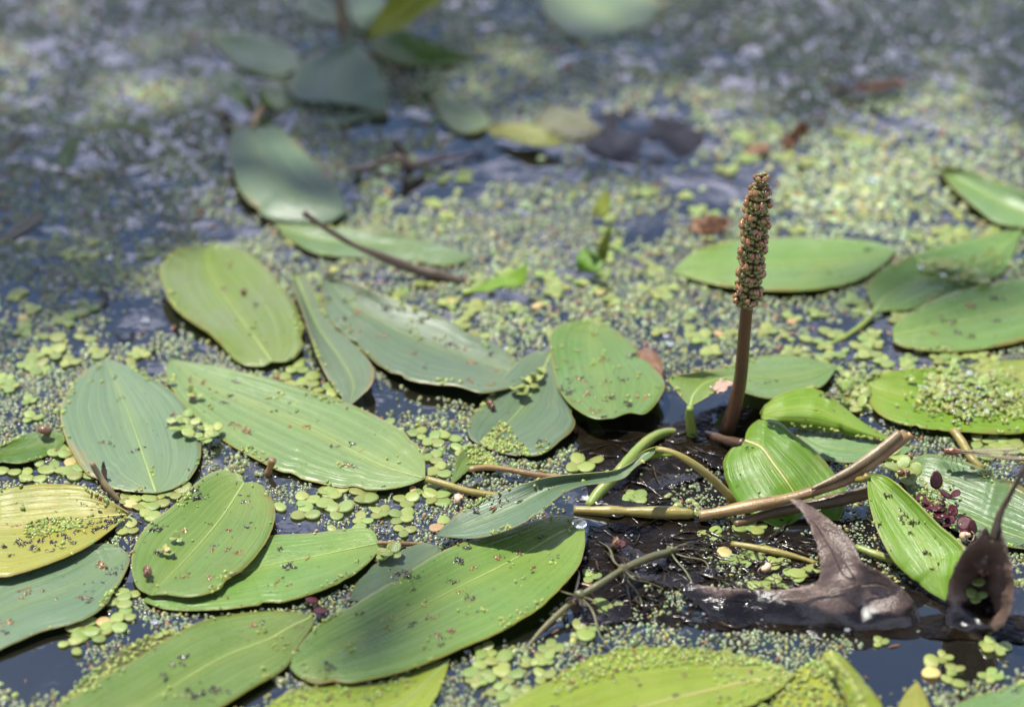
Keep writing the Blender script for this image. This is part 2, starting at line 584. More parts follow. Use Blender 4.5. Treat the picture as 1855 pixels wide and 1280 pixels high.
def frond_material(name, c1, c2, spot):
    k = NT(name)
    geo = k.n('ShaderNodeTexCoord').outputs['Object']
    uv = k.n('ShaderNodeUVMap').outputs[0]
    sep = k.n('ShaderNodeSeparateXYZ')
    k.t.links.new(uv, sep.inputs[0])
    oi = k.n('ShaderNodeObjectInfo').outputs['Random']
    n = k.noise(geo, 420.0, 3.0)
    c = k.mix(k.ramp(n, 0.35, 0.7), c1, c2)
    # a node spot where the fronds join (uv.x is the distance from the joint)
    c = k.mix(k.math('MULTIPLY', k.math('SUBTRACT', 1.0, k.ramp(sep.outputs[0], 0.05, 0.24)), 0.75), c, spot)
    rim = k.ramp(sep.outputs[1], 0.86, 1.0)
    c = k.mix(k.math('MULTIPLY', rim, 0.35), c, [min(1, x * 1.6) for x in c2])
    hsv = k.n('ShaderNodeHueSaturation')
    k.t.links.new(c, hsv.inputs['Color'])
    k.t.links.new(k.math('MULTIPLY_ADD', oi, 0.05, 0.468), hsv.inputs['Hue'])
    k.t.links.new(k.math('MULTIPLY_ADD', k.math('FRACT', k.math('MULTIPLY', oi, 5.7)), 0.4, 0.8), hsv.inputs['Value'])
    nrm = k.bump(k.noise(geo, 1500.0, 2.0), 0.3, 0.0002)
    sh = k.pbsdf(hsv.outputs[0], 0.27, 0.5, nrm)
    return k.surf(k.translucent(sh, hsv.outputs[0], 0.25, nrm))


M['frond'] = frond_material('greater_duckweed', (0.185, 0.250, 0.060), (0.235, 0.300, 0.085), (0.16, 0.085, 0.03))
M['frond_yel'] = frond_material('greater_duckweed_fading', (0.42, 0.38, 0.12), (0.50, 0.33, 0.16), (0.25, 0.07, 0.03))


def water_material():
    k = NT('pond_water')
    geo = k.n('ShaderNodeTexCoord').outputs['Object']
    deep = k.noise(geo, 9.0, 4.0, 0.6)
    c = k.mix(k.ramp(deep, 0.35, 0.7), (0.005, 0.005, 0.004), (0.012, 0.011, 0.007))
    h = k.math('ADD', k.noise(geo, 26.0, 2.0), k.math('MULTIPLY', k.noise(geo, 120.0, 2.0), 0.12))
    nrm = k.bump(h, 0.35, 0.004)
    return k.surf(k.pbsdf(c, 0.03, 1.0, nrm, IOR=1.9))


M['water'] = water_material()


def drop_material():
    k = NT('water_drop')
    return k.surf(k.pbsdf((0.95, 0.97, 0.95), 0.04, 1.0, None, **{'Transmission Weight': 0.9, 'IOR': 1.33}))


M['drop'] = drop_material()


def oak_material():
    k = NT('dead_oak_leaf')
    geo = k.n('ShaderNodeTexCoord').outputs['Object']
    wld = k.n('ShaderNodeNewGeometry').outputs['Position']
    sep = k.n('ShaderNodeSeparateXYZ')
    k.t.links.new(wld, sep.inputs[0])
    n = k.noise(geo, 60.0, 4.0, 0.6)
    f = k.noise(geo, 420.0, 4.0, 0.65)
    c = k.mix(k.ramp(n, 0.3, 0.7), (0.125, 0.083, 0.062), (0.072, 0.047, 0.036))
    c = k.mix(k.math('MULTIPLY', k.ramp(f, 0.45, 0.75), 0.5), c, (0.165, 0.125, 0.100))
    # soaked below a ragged tide line a few millimetres above the water
    hz = k.math('ADD', sep.outputs[2], k.math('MULTIPLY', k.math('SUBTRACT', n, 0.5), 0.008))
    dry = k.ramp(hz, 0.0046, 0.0066)
    c = k.mix(dry, (0.007, 0.005, 0.004), c)
    r = k.math('MULTIPLY_ADD', dry, 0.28, 0.10)
    h = k.math('ADD', f, k.math('MULTIPLY', k.noise(geo, 1500.0, 3.0), 0.5))
    nrm = k.bump(h, k.math('MULTIPLY_ADD', dry, 0.25, 0.45), 0.0008)
    sh = k.pbsdf(c, r, 0.6, nrm)
    return k.surf(k.translucent(sh, (0.22, 0.11, 0.06), 0.1, nrm))


M['oak'] = oak_material()

# ------------------------------------------------------------------ setting: water
me = mesh_from([(-40, -40, 0), (40, -40, 0), (40, 40, 0), (-40, 40, 0)], [(0, 1, 2, 3)], smooth=False)
water = tag(new_obj('water', me, M['water']), kind='structure')
me = mesh_from([(-40, -40, -0.6), (40, -40, -0.6), (40, 40, -0.6), (-40, 40, -0.6)], [(0, 1, 2, 3)], smooth=False)
tag(new_obj('pond_bed', me, M['mud_dark_reflection']), kind='structure')

# the bank beside the pond and the tree on it whose bough shades the far water
M['bark'] = simple('bark', (0.10, 0.075, 0.05), (0.05, 0.04, 0.03), 12, 0.8, 0.3, 0.8, 0.02)
M['treeleaf'] = simple('tree_leaf', (0.05, 0.09, 0.022), (0.075, 0.12, 0.03), 8, 0.45, 0.5, 0.2, 0.001, 0.3, (0.12, 0.22, 0.03))
M['soil'] = simple('bank_soil', (0.07, 0.06, 0.03), (0.05, 0.075, 0.025), 3, 0.9, 0.3, 0.8, 0.02)
V, F = [], []
nb = 24
for i in range(nb):
    yy = -8 + 20 * i / (nb - 1)
    for j, (dx, zz) in enumerate(((0, -.3), (-.25, .05), (-.6, .22), (-1.4, .32), (-6, .4), (-14, .5))):
        V.append((-3.0 + dx + .25 * math.sin(yy * 1.3) * (j < 4), yy, zz + .04 * math.sin(yy * 3 + j)))
for i in range(nb - 1):
    for j in range(5):
        F.append((i * 6 + j, i * 6 + j + 1, (i + 1) * 6 + j + 1, (i + 1) * 6 + j))
bm_ = mesh_from(V, F)
if sum(p.normal.z * p.area for p in bm_.polygons) < 0: bm_.flip_normals()
tag(new_obj('bank', bm_, M['soil']), kind='structure')
tree = empty('willow_tree', (-3.9, 1.6, .2), 'leafy bankside tree whose overhanging bough shades the far water', 'tree')
trk = child('trunk', tube([(-3.9, 1.6, .1), (-3.85, 1.62, .9), (-3.7, 1.6, 1.8), (-3.4, 1.55, 2.6), (-3.1, 1.5, 3.6)], [.2, .16, .14, .11, .06], 12, 30), M['bark'], tree)
for pts, r0 in (([(-3.65, 1.6, 1.9), (-2.9, 1.5, 2.35), (-2.0, 1.35, 2.5), (-1.0, 1.3, 2.45), (.2, 1.35, 2.4)], .07), ([(-2.4, 1.42, 2.45), (-1.8, 1.75, 2.6), (-.9, 1.9, 2.55), (.1, 1.95, 2.5)], .035), ([(-2.6, 1.45, 2.42), (-2.0, 1.05, 2.4), (-1.2, .9, 2.35), (-.4, .95, 2.3)], .03)):
    child('limb', tube(pts, [r0, r0 * .2], 8, 24), M['bark'], tree)
DROP = 2.35 / math.tan(_e)
ox, oy = math.sin(_a) * DROP, math.cos(_a) * DROP
SHADE = [(-900, 610), (20, 600), (170, 530), (270, 440), (440, 410), (640, 372), (900, 330), (1090, 300), (1240, 250), (1420, 236), (1560, 250), (1720, 268), (1900, 240), (2600, 210), (2600, -1400), (-900, -1400)]
SH = np.array(SHADE, float)
SH = at(SH[:, 0], SH[:, 1].clip(-420, 2000), 0.0)[:, :2]      # the outline of the shade on the water
r_ = np.random.default_rng(5)
n_ = 8500
gx = r_.uniform(-1.3, 1.2, n_); gy = r_.uniform(-.04, 1.1, n_)
k_ = in_poly(gx + r_.normal(0, .012, n_), gy + r_.normal(0, .012, n_), SH) & (fbm(gx + 5, gy + 5, .07, 3, 2) > .38)
gx, gy = gx[k_], gy[k_]
gz = 2.35 + r_.uniform(-.25, .3, len(gx))
V, F = [], []
for x, y, z in zip(gx, gy, gz):
    t_ = (z) / math.tan(_e)
    c = np.array([x + math.sin(_a) * t_, y + math.cos(_a) * t_, z])
    a = r_.random() * 6.28; L = r_.uniform(.045, .075)
    d = np.array([math.cos(a), math.sin(a), r_.normal(-.2, .25)]) * L
    w_ = np.array([-math.sin(a), math.cos(a), r_.normal(0, .3)]) * L * .24
    o = len(V)
    V += [c - d * .5, c - d * .1 + w_, c + d * .5, c - d * .1 - w_]
    F.append((o, o + 1, o + 2, o + 3))
child('crown', mesh_from(V, F, smooth=False), M['treeleaf'], tree)
V, F = [], []
for k in range(3200):
    c = np.array([-3.4, 1.6, 3.5]) + r_.normal(0, 1, 3) * np.array([.75, .9, .75])
    a = r_.random() * 6.28; L = r_.uniform(.06, .1)
    d = np.array([math.cos(a), math.sin(a), r_.normal(-.2, .3)]) * L
    w_ = np.array([-math.sin(a), math.cos(a), r_.normal(0, .3)]) * L * .25
    o = len(V)
    V += [c - d * .5, c - d * .1 + w_, c + d * .5, c - d * .1 - w_]
    F.append((o, o + 1, o + 2, o + 3))
child('crown', mesh_from(V, F, smooth=False), M['treeleaf'], tree)

# ------------------------------------------------------------------ pondweed leaves
FOOT = []        # footprints (world polygons) of everything lying on the water
LEAVES = []      # (short description, world centre)
BLADES = {}      # short name -> sampler for things that lie on the blade
LGROUP = 'pondweed leaves spread over the pond surface'


def interp_list(v, q):
    if np.isscalar(v):
        return np.full(len(q), float(v))
    return np.interp(q, np.linspace(0, 1, len(v)), v)


def leaf(key, label, mat, L, R, Mid=None, z0=1.0, zL=0, zM=0, zR=0, und=0.9, seed=None, rib='rib', ribr=0.32, petiole=None,
         pet_mat='stem_olive', pet_r=(0.9, 1.1), n=72, m=18, camber=0.4, nib=3, name='pondweed_leaf', near=None, cat='leaf', ragged=0.0, ribn=0.96):
    r = np.random.default_rng(7 if seed is None else seed)
    if z0 < 4: z0 = z0 * .72
    q = 0.5 - 0.5 * np.cos(np.linspace(0, PI, n))
    q = 0.6 * q + 0.4 * np.linspace(0, 1, n)
    Lp = catmull(L, q); Rp = catmull(R, q)
    Mp = catmull(Mid, q) if Mid is not None else 0.5 * (Lp + Rp)
    for E in (Lp, Rp):
        wd = np.ones(n)
        for _ in range(r.integers(0, nib + 1)):
            vc = r.uniform(.1, .92); ww_ = r.uniform(.008, .028); dp_ = r.uniform(.02, .10)
            wd -= dp_ * np.exp(-np.abs((q - vc) / ww_) ** 3)
        wd += r.normal(0, .003, n)
        E[1:-1] = Mp[1:-1] + (E[1:-1] - Mp[1:-1]) * wd[1:-1, None]
    zl = z0 + interp_list(zL, q); zm = z0 + interp_list(zM, q); zr = z0 + interp_list(zR, q)
    uu = np.linspace(-1, 1, m + 1)
    uu = np.sign(uu) * np.abs(uu) ** 0.9
    ph = r.random(6) * 2 * PI
    V, UV = [], []
    for i in range(n):
        v = q[i]
        env = math.sin(PI * min(max(v, 0), 1)) ** 0.5
        for u in uu:
            if u < 0:
                a = -u; p = Mp[i] * (1 - a) + Lp[i] * a
                # quadratic height across the half blade
                z = zm[i] * (1 - a) ** 1.0 + zl[i] * a if abs(zl[i] - zm[i]) < 0.01 else zm[i] + (zl[i] - zm[i]) * a ** 1.5
            else:
                a = u; p = Mp[i] * (1 - a) + Rp[i] * a
                z = zm[i] + (zr[i] - zm[i]) * a ** 1.5
            z += camber * env * (abs(u) ** 0.6 - u * u) * 1.6
            z += und * env * (0.55 * math.sin(5.2 * v + ph[0] + 1.3 * u) * abs(u) + 0.35 * math.sin(9.5 * v + ph[1]) * u * abs(u)
                              + 0.22 * math.sin(17 * v + ph[2] + 2 * u) * u * u + 0.25 * math.sin(3.1 * u + ph[3] + 4 * v))
            if ragged and abs(u) > 0.99:
                p = p + r.normal(0, ragged, 2)
            V.append((p[0], p[1], z)); UV.append(((u + 1) / 2, v))
    V = np.array(V)
    Wd = at(V[:, 0], V[:, 1], V[:, 2] / 1000.0)
    mm = m + 1
    F = []
    for i in range(n - 1):
        for j in range(m):
            a, b, c, d = i * mm + j, i * mm + j + 1, (i + 1) * mm + j + 1, (i + 1) * mm + j
            if i == 0: F.append((a, c, d))
            elif i == n - 2: F.append((a, b, d))
            else: F.append((a, b, c, d))
    me = mesh_from(Wd, F, uvs=UV)
    # faces look up
    nz = sum(p.normal.z * p.area for p in me.polygons)
    if nz < 0:
        me.flip_normals()
    base = Wd[m // 2]
    root = empty(name, (base[0], base[1], 0.0), label, cat, LGROUP if name == 'pondweed_leaf' else None)
    bl = child('blade', me, M[mat], root)
    sm = bl.modifiers.new('thickness', 'SOLIDIFY')
    sm.thickness = 0.000222
    sm.offset = -1.0
    grid = Wd.reshape(n, mm, 3)
    if rib:
        k1 = max(4, int(n * ribn))
        P = grid[:k1, m // 2].copy()
        P[:, 2] += 0.00003
        P = P[1:]
        V2, F2 = tube_geo(P, [ribr * 1.5e-3, ribr * 1.0e-3, ribr * 0.6e-3, ribr * 0.4e-3, ribr * 0.15e-3], 8, 0.45)
        child('midrib', mesh_from(V2, F2), M[rib], root)
    if petiole is not None:
        PP = px_path(petiole)
        child('petiole', tube(PP, [pet_r[0] * 1e-3, pet_r[1] * 1e-3], 9, 26), M[pet_mat], root)
    out = np.vstack([grid[:, 0, :2], grid[::-1, -1, :2]])
    low = np.mean(zl + zr) / 2
    if low < 9:
        FOOT.append(out)
    if near:
        LEAVES.append((near, grid[n // 2, m // 2, :2].copy()))
    BLADES[key] = (grid, q, uu)
    return root


def on_blade(key, u, v):
    grid, q, uu = BLADES[key]
    fi = float(np.clip(np.interp(v, q, np.arange(len(q))), .01, len(q) - 1.01)); fj = float(np.clip(np.interp(u, uu, np.arange(len(uu))), .01, len(uu) - 1.01))
    i, j = int(fi), int(fj)
    a, b = fi - i, fj - j
    p = (grid[i, j] * (1 - a) + grid[i + 1, j] * a) * (1 - b) + (grid[i, j + 1] * (1 - a) + grid[i + 1, j + 1] * a) * b
    nrm = np.cross(grid[i + 1, j] - grid[i, j], grid[i, j + 1] - grid[i, j])
    l = np.linalg.norm(nrm)
    nrm = nrm / l if l > 1e-12 else np.array([0, 0, 1.0])
    if nrm[2] < 0: nrm = -nrm
    return p, nrm

# -- left group
leaf('cup', 'pale cupped leaf with raised yellow-green rim and wet hollow', 'cup',
     [(493, 655), (470, 664), (430, 655), (387, 612), (319, 561), (294, 515), (290, 480), (318, 453), (385, 440)],
     [(493, 655), (520, 654), (541, 640), (552, 602), (524, 534), (464, 467), (425, 446), (385, 440)],
     [(493, 655), (462, 612), (427, 565), (390, 512), (375, 470), (385, 440)],
     z0=2.6, zL=[0, 0, .5, 2, 5, 6, 4], zM=[0, 0, 0.3, 0.2, 0, 1, 4], zR=[0, 0.5, .6, 1, 2.5, 4, 4], und=0.6, near='the pale cupped leaf')
leaf('oval', 'broad blue-green oval leaf carrying a cluster of round duckweed on its edge', 'blue',
     [(283, 893), (240, 890), (199, 884), (157, 858), (124, 806), (109, 745), (128, 700), (158, 668), (190, 649)],
     [(283, 893), (315, 884), (344, 866), (364, 820), (350, 758), (323, 719), (279, 686), (235, 664), (190, 649)],
     [(283, 893), (262, 832), (248, 790), (222, 720), (190, 649)], z0=2.2, zM=[0, -.3, -.3, 0, 1], zL=[0, 0, 0.5, 1.5, 1], zR=[0, .5, 0.2, .4, 1],
     near='the broad oval leaf', seed=3)
leaf('long', 'long pale green leaf with brown scars, its base joining a yellow-brown petiole', 'pale',
     [(770, 866), (768, 828), (745, 793), (690, 757), (617, 724), (538, 699), (470, 679), (403, 665), (336, 654), (308, 648)],
     [(770, 866), (740, 878), (690, 887), (626, 883), (567, 872), (509, 854), (450, 824), (403, 796), (353, 754), (312, 709), (301, 670), (308, 648)],
     [(770, 866), (700, 846), (640, 817), (560, 775), (470, 735), (380, 697), (308, 648)], z0=1.6, zL=[2, 2.6, 1, .5, .5, 1], zM=[1.5, .5, 0, 0, 0, .5],
     zR=[1.5, 0, 0, 0, 0.3, 1], near='the long pale leaf', seed=5, petiole=[(772, 867, 3), (810, 878, 2.5), (850, 890, 1.5), (900, 898, .6), (950, 905, -1)], pet_r=(1.1, 1.5))
leaf('narrow', 'narrow twisted leaf seen edge-on between the cupped leaf and a big blue-green leaf', 'blue',
     [(533, 493), (530, 520), (547, 561), (574, 642), (601, 696), (632, 736)],
     [(533, 493), (556, 500), (581, 551), (601, 588), (640, 622), (676, 665), (671, 699), (632, 736)],
     [(533, 493), (545, 520), (575, 590), (618, 650), (640, 695), (632, 736)], z0=1.5, zL=[2, 4, 5, 4, 2, 1], zM=[1, 0, 0, 1, 1.5, 1], zR=[2, 3, 1, 3, 6, 1], und=0.5, seed=8)
leaf('bigblue', 'large blue-green leaf strewn with brown bits, lying beside the narrow twisted leaf', 'blue',
     [(953, 680), (930, 642), (890, 618), (846, 602), (816, 581), (769, 561), (702, 538), (640, 513), (591, 502)],
     [(953, 680), (935, 698), (903, 707), (870, 711), (829, 699), (786, 696), (735, 686), (688, 662), (641, 622), (601, 588), (581, 545), (591, 502)],
     [(953, 680), (890, 661), (836, 642), (735, 602), (644, 551), (591, 502)], z0=2.0, zL=[1, 0, 1.5, 4, 5, 3], zM=[1, 0, 0, 0, .5, 1.5], zR=[1, 4, 3, 1, .4, 1.5], seed=13,
     near='the large bluish leaf', rib='rib_blue')
leaf('under', 'blue-green leaf half hidden under the scalloped leaf, dark snail on top', 'blue',
     [(1000, 634), (960, 640), (925, 668), (885, 715), (852, 762), (850, 790), (870, 806)],
     [(1000, 634), (1018, 690), (1042, 765), (1012, 800), (975, 824), (915, 822), (870, 806)],
     [(1000, 634), (970, 700), (930, 755), (870, 806)], z0=1.0, zL=[4, 3, 1.4, .4, 0], zM=[3, 2, 1, 0, 0], zR=[4, 3, 3, 1, 0], seed=21, near='the half-hidden leaf')
leaf('scallop', 'broad green leaf with wavy raised front edge and decaying brown side patch', 'mid',
     [(1068, 581), (1030, 583), (1003, 596), (995, 618), (1001, 662), (1011, 702), (1038, 736), (1075, 757), (1111, 757)],
     [(1068, 581), (1110, 594), (1145, 622), (1175, 655), (1203, 690), (1198, 716), (1170, 748), (1140, 747), (1111, 757)],
     [(1068, 581), (1075, 630), (1085, 680), (1098, 725), (1111, 757)], z0=3.0, zL=[1, 2, 3, 4.5, 5, 5], zM=[1, 1.5, 2.5, 4, 5], zR=[1, 1, 1.5, 4, 5, 5], und=1.2, seed=34,
     camber=-0.4, near='the scalloped leaf', rib=None)
# -- upper right group
leaf('flatback', 'smooth grey-green leaf lying flat behind the flower spike', 'mid',
     [(1216, 492), (1250, 462), (1310, 440), (1400, 431), (1500, 430), (1580, 437), (1626, 452)],
     [(1216, 492), (1262, 507), (1330, 521), (1430, 527), (1530, 516), (1592, 486), (1626, 452)], z0=2.0, und=.5, zR=[0, 1, 1, 1, .6, 0], seed=40, rib='rib_blue', ribr=.3,
     near='the flat back leaf')
leaf('olivepad', 'yellowish green leaf topped with a clump of duckweed, pointed base in open water', 'mid',
     [(1582, 566), (1573, 520), (1592, 492), (1640, 465), (1703, 446), (1770, 430), (1856, 414)],
     [(1582, 566), (1614, 562), (1650, 560), (1703, 540), (1770, 512), (1820, 490), (1856, 414)], z0=1.8, zL=[0, 2, 1, .6, 1], zM=[0, -.4, 0, 0, .6], seed=44,
     petiole=[(1584, 566, 2), (1560, 590, .8), (1530, 610, 0.2), (1490, 632, -.8)], pet_mat='stem_green', pet_r=(1, .9), near='the clump-topped leaf')
leaf('edgeright', 'large smooth green leaf with few brown scars, cut by the picture edge', 'mid',
     [(1617, 606), (1620, 590), (1646, 568), (1703, 538), (1753, 521), (1804, 511), (1860, 502), (1930, 500), (1990, 525)],
     [(1617, 606), (1623, 622), (1653, 632), (1703, 637), (1753, 635), (1804, 628), (1860, 616), (1930, 590), (1990, 525)], z0=2.4, und=.6, seed=47, zL=[0, 1, 1, 0], near='the smooth edge leaf')
leaf('topedge', 'blurred pale green leaf rising from the sunlit duckweed at the picture edge', 'pale',
     [(1703, 302), (1756, 309), (1810, 328), (1860, 350), (1930, 392), (1960, 420)],
     [(1703, 302), (1722, 336), (1773, 380), (1806, 403), (1860, 413), (1960, 420)], z0=2.0, zL=[2, 5, 5, 3, 0], zR=[2, 1, 1, 1, 0], seed=50, near='the blurred rising leaf')
leaf('spikeleaf', 'leaf behind the spike foot with curled base held on an upright petiole', 'mid',
     [(1250, 736), (1234, 718), (1212, 686), (1252, 676), (1310, 664), (1357, 648), (1420, 642), (1475, 650), (1518, 662)],
     [(1250, 736), (1278, 720), (1300, 706), (1320, 694), (1347, 710), (1400, 722), (1450, 711), (1490, 698), (1518, 662)],
     [(1250, 736), (1258, 712), (1285, 690), (1340, 682), (1420, 684), (1518, 662)], z0=2.0, zL=[11, 12, 12, 6, 2, 1, 1], zM=[11, 9, 8, 6, 4, 2, 1], zR=[11, 14, 15, 9, 5, 2, 1], seed=52,
     petiole=[(1250, 738, 13), (1249, 752, 9), (1252, 775, 3), (1257, 800, -3)], pet_mat='stem_green', pet_r=(1.3, 2.1), camber=.2, near='the curled-base leaf')
leaf('shaded', 'bright green arched leaf beside the spike foot, one end in shadow', 'bright',
     [(1377, 750), (1391, 727), (1428, 709), (1461, 702), (1495, 711), (1528, 736), (1562, 763), (1602, 787), (1624, 802)],
     [(1377, 750), (1386, 765), (1434, 774), (1480, 779), (1515, 784), (1569, 794), (1624, 802)], z0=3.0, zL=[4, 7, 8, 7, 4, 1, 0], zM=[3, 6, 6, 4, 2, 0], zR=[3, 2, 1, .5, .3, 0], seed=55, und=.4, rib='rib', ribr=.3)
leaf('pastel', 'pale pastel green leaf lying under the arched leaf, behind the cut stem', 'pale',
     [(1436, 777), (1480, 780), (1540, 788), (1600, 797), (1656, 812)],
     [(1436, 777), (1450, 800), (1480, 828), (1515, 837), (1570, 836), (1620, 830), (1656, 812)], z0=1.0, seed=57, und=.4, rib=None)
leaf('heart', 'glossy bright green leaf with yellow midrib, its tip tucked under the brown stem', 'bright',
     [(1349, 797), (1340, 808), (1326, 811), (1312, 830), (1310, 850), (1317, 876), (1340, 915), (1400, 952), (1478, 972)],
     [(1349, 797), (1352, 782), (1362, 768), (1382, 758), (1412, 764), (1443, 789), (1470, 810), (1496, 836), (1512, 858), (1533, 892), (1520, 940), (1478, 972)],
     [(1349, 797), (1379, 810), (1403, 841), (1427, 874), (1455, 920), (1478, 972)], z0=1.2, zL=[8, 4, 1.5, 1, 0, -2, -4], zM=[8, 8, 6, 4, 1, -2, -4], zR=[8, 10, 9, 5, 2, 0, -4], seed=59, und=.5, camber=.9,
     rib='rib_yel', ribr=.55, near='the glossy heart leaf')
leaf('heaped', 'long green leaf under a heap of duckweed, sparkling wet along its front edge', 'bright',
     [(1569, 688), (1602, 676), (1646, 668), (1700, 668), (1780, 680), (1860, 695), (1960, 730)],
     [(1569, 688), (1572, 722), (1592, 749), (1629, 766), (1680, 776), (1737, 781), (1860, 782), (1960, 730)], z0=2.0, zL=[2, 3, 1, 0, 0], zM=[1, 0, 0, 0], zR=[1, 1, 1, 1, 0], seed=62, near='the duckweed-heaped leaf')
leaf('edgetwo', 'leaf strip showing behind the duckweed heap at the picture edge', 'yelgreen',
     [(1746, 662), (1800, 654), (1860, 650), (1930, 655), (1980, 680)], [(1746, 662), (1800, 690), (1860, 710), (1930, 710), (1980, 680)], z0=1.0, seed=64, rib=None)
leaf('ribbed', 'broad ribbed grey-green leaf under the damselfly, red fronds washed onto its base', 'pale',
     [(1630, 862), (1645, 838), (1681, 822), (1736, 831), (1795, 854), (1860, 886), (1930, 940), (1975, 1010)],
     [(1630, 862), (1665, 915), (1730, 960), (1800, 985), (1860, 994), (1975, 1010)],
     [(1630, 862), (1690, 905), (1770, 943), (1860, 976), (1975, 1010)], z0=1.8, zL=[2, 4, 3.5, 3, 2, 0], zM=[0, -.4, 0, 0, 0], zR=[1, 1, 1, 1, 0], seed=66, near='the ribbed leaf', rib='rib', ribr=.5)
leaf('pointed', 'upright-tilted bright green pointed leaf leaning between the oak leaf and the red fronds', 'bright',
     [(1571, 859), (1574, 905), (1589, 959), (1618, 1014), (1652, 1048), (1686, 1073), (1712, 1087)],
     [(1571, 859), (1605, 862), (1639, 888), (1669, 917), (1702, 951), (1750, 994), (1738, 1028), (1712, 1087)],
     [(1571, 859), (1600, 893), (1627, 926), (1672, 990), (1712, 1087)], z0=3.0, zL=[14, 12, 9, 6, 3, 1, 0], zM=[14, 11, 8, 5, 0], zR=[14, 16, 14, 12, 11, 8, 0], seed=68, und=.3, camber=-.4,
     petiole=[(1572, 860, 17), (1563, 868, 15), (1535, 868, 12), (1505, 876, 9), (1478, 888, 7)], pet_mat='stem_olive', pet_r=(1.0, 1.3), near='the tilted pointed leaf')
# -- lower left group
leaf('yellow', 'yellowing leaf peppered with black droppings and a wet white glare', 'yellow',
     [(234, 930), (207, 911), (174, 891), (137, 878), (62, 877), (0, 888), (-60, 905), (-110, 950)],
     [(234, 930), (199, 961), (157, 990), (103, 1015), (41, 1036), (0, 1044), (-60, 1030), (-110, 950)],
     [(234, 930), (160, 938), (80, 950), (0, 955), (-110, 950)], z0=3.8, zL=[1, 4, 5, 5, 3, 0], zM=[0, 0, 0, 0, 0], zR=[0, 1, 1, 1, 0], seed=70, rib='rib_yel', ribr=.4, near='the yellowing leaf')
leaf('lowleft', 'blue-green leaf under the yellowing one, reddish scars near its end', 'blue',
     [(230, 1000), (205, 985), (150, 985), (60, 1020), (-40, 1060), (-140, 1150)],
     [(230, 1000), (234, 1020), (207, 1073), (178, 1106), (137, 1127), (75, 1143), (25, 1164), (-50, 1190), (-140, 1150)], z0=1.6, zR=[0, 1, 1, .6, 0], seed=72, near='the scarred low leaf', rib=None)
leaf('round', 'rounded mid-green leaf with notched base and a brown snail near its rim', 'mid',
     [(443, 873), (430, 857), (397, 851), (360, 870), (315, 914), (268, 950), (244, 986), (238, 1025), (248, 1062), (272, 1077)],
     [(443, 873), (462, 873), (484, 886), (498, 918), (495, 950), (476, 990), (435, 1036), (393, 1068), (344, 1080), (300, 1076), (272, 1077)],
     [(443, 873), (400, 938), (340, 1008), (272, 1077)], z0=3.2, zL=[0, 1.5, 1, 1, .5], zM=[0, -.3, 0, 0, .2], zR=[0, 2, 2, 1.5, .8], seed=74, near='the rounded notched leaf')
leaf('wing', 'smooth pointed leaf lying partly under the rounded notched leaf', 'mid',
     [(686, 983), (672, 958), (626, 957), (567, 965), (493, 969), (400, 990), (310, 1040), (258, 1088)],
     [(686, 983), (686, 994), (668, 1018), (626, 1049), (567, 1074), (509, 1090), (450, 1097), (398, 1103), (310, 1104), (258, 1088)],
     [(686, 983), (590, 1003), (450, 1032), (340, 1068), (258, 1088)], z0=1.6, zL=[.5, 1.2, 0, 0, 0], zR=[.5, 1, 1.2, .6, 0], seed=76, near='the smooth pointed leaf',
     petiole=[(684, 983, 2.2), (715, 984, 1.5), (750, 985, .4), (790, 988, -1)], pet_mat='stem_brown', pet_r=(.7, .8))
leaf('dropped', 'small shaded leaf showing between the smooth pointed leaf and the largest leaf', 'blue',
     [(792, 988), (760, 984), (705, 1008), (652, 1040), (632, 1088)], [(792, 988), (800, 1010), (760, 1050), (700, 1085), (632, 1088)], z0=0.8, seed=78, rib=None)
leaf('largest', 'largest green leaf in front, long and smooth with a dark dropping near its middle', 'mid',
     [(1056, 944), (1032, 935), (995, 934), (945, 950), (878, 970), (830, 985), (782, 1008), (723, 1045), (650, 1088), (600, 1115), (562, 1145), (534, 1182), (525, 1208)],
     [(1056, 944), (1060, 968), (1058, 995), (1046, 1028), (1007, 1073), (956, 1116), (890, 1151), (831, 1175), (801, 1189), (723, 1217), (645, 1234), (579, 1238), (544, 1226), (525, 1208)],
     [(1056, 944), (1000, 972), (920, 1018), (800, 1078), (660, 1150), (525, 1208)], z0=2.6, zL=[2, 3, 1.5, 1, .6, .6, 0], zM=[2, 1, .3, 0, 0, 0, 0], zR=[2, 4, 3, 2, 1, .6, 0], seed=80, near='the largest leaf', und=.8, ribr=.4)
leaf('curl', 'curling blue-green leaf bridging over the largest leaf, twisted at its raised end', 'blue',
     [(1190, 812), (1165, 820), (1144, 838), (1112, 852), (1054, 858), (988, 865), (917, 887), (859, 910), (815, 942), (789, 970)],
     [(1190, 812), (1180, 826), (1150, 846), (1130, 865), (1093, 874), (1054, 879), (1019, 894), (995, 914), (964, 937), (917, 960), (859, 974), (789, 970)],
     [(1190, 812), (1170, 822), (1146, 842), (1120, 858), (1070, 866), (1000, 880), (930, 915), (860, 945), (789, 970)],
     z0=4.0, zL=[18, 17, 15, 13, 11, 9, 6, 3, 1, 0], zM=[18, 16, 13, 10, 8, 6, 4, 2, .6, 0], zR=[18, 17, 14, 12, 13, 12, 8, 4, 1, 0], seed=82, und=.3, near='the curling leaf', rib='rib_blue', ribr=.35,
     petiole=[(1188, 813, 22), (1210, 817, 22), (1235, 827, 21), (1270, 850, 17), (1300, 876, 11), (1320, 897, 6), (1328, 912, 2)], pet_mat='stem_olive', pet_r=(1.1, 1.5))
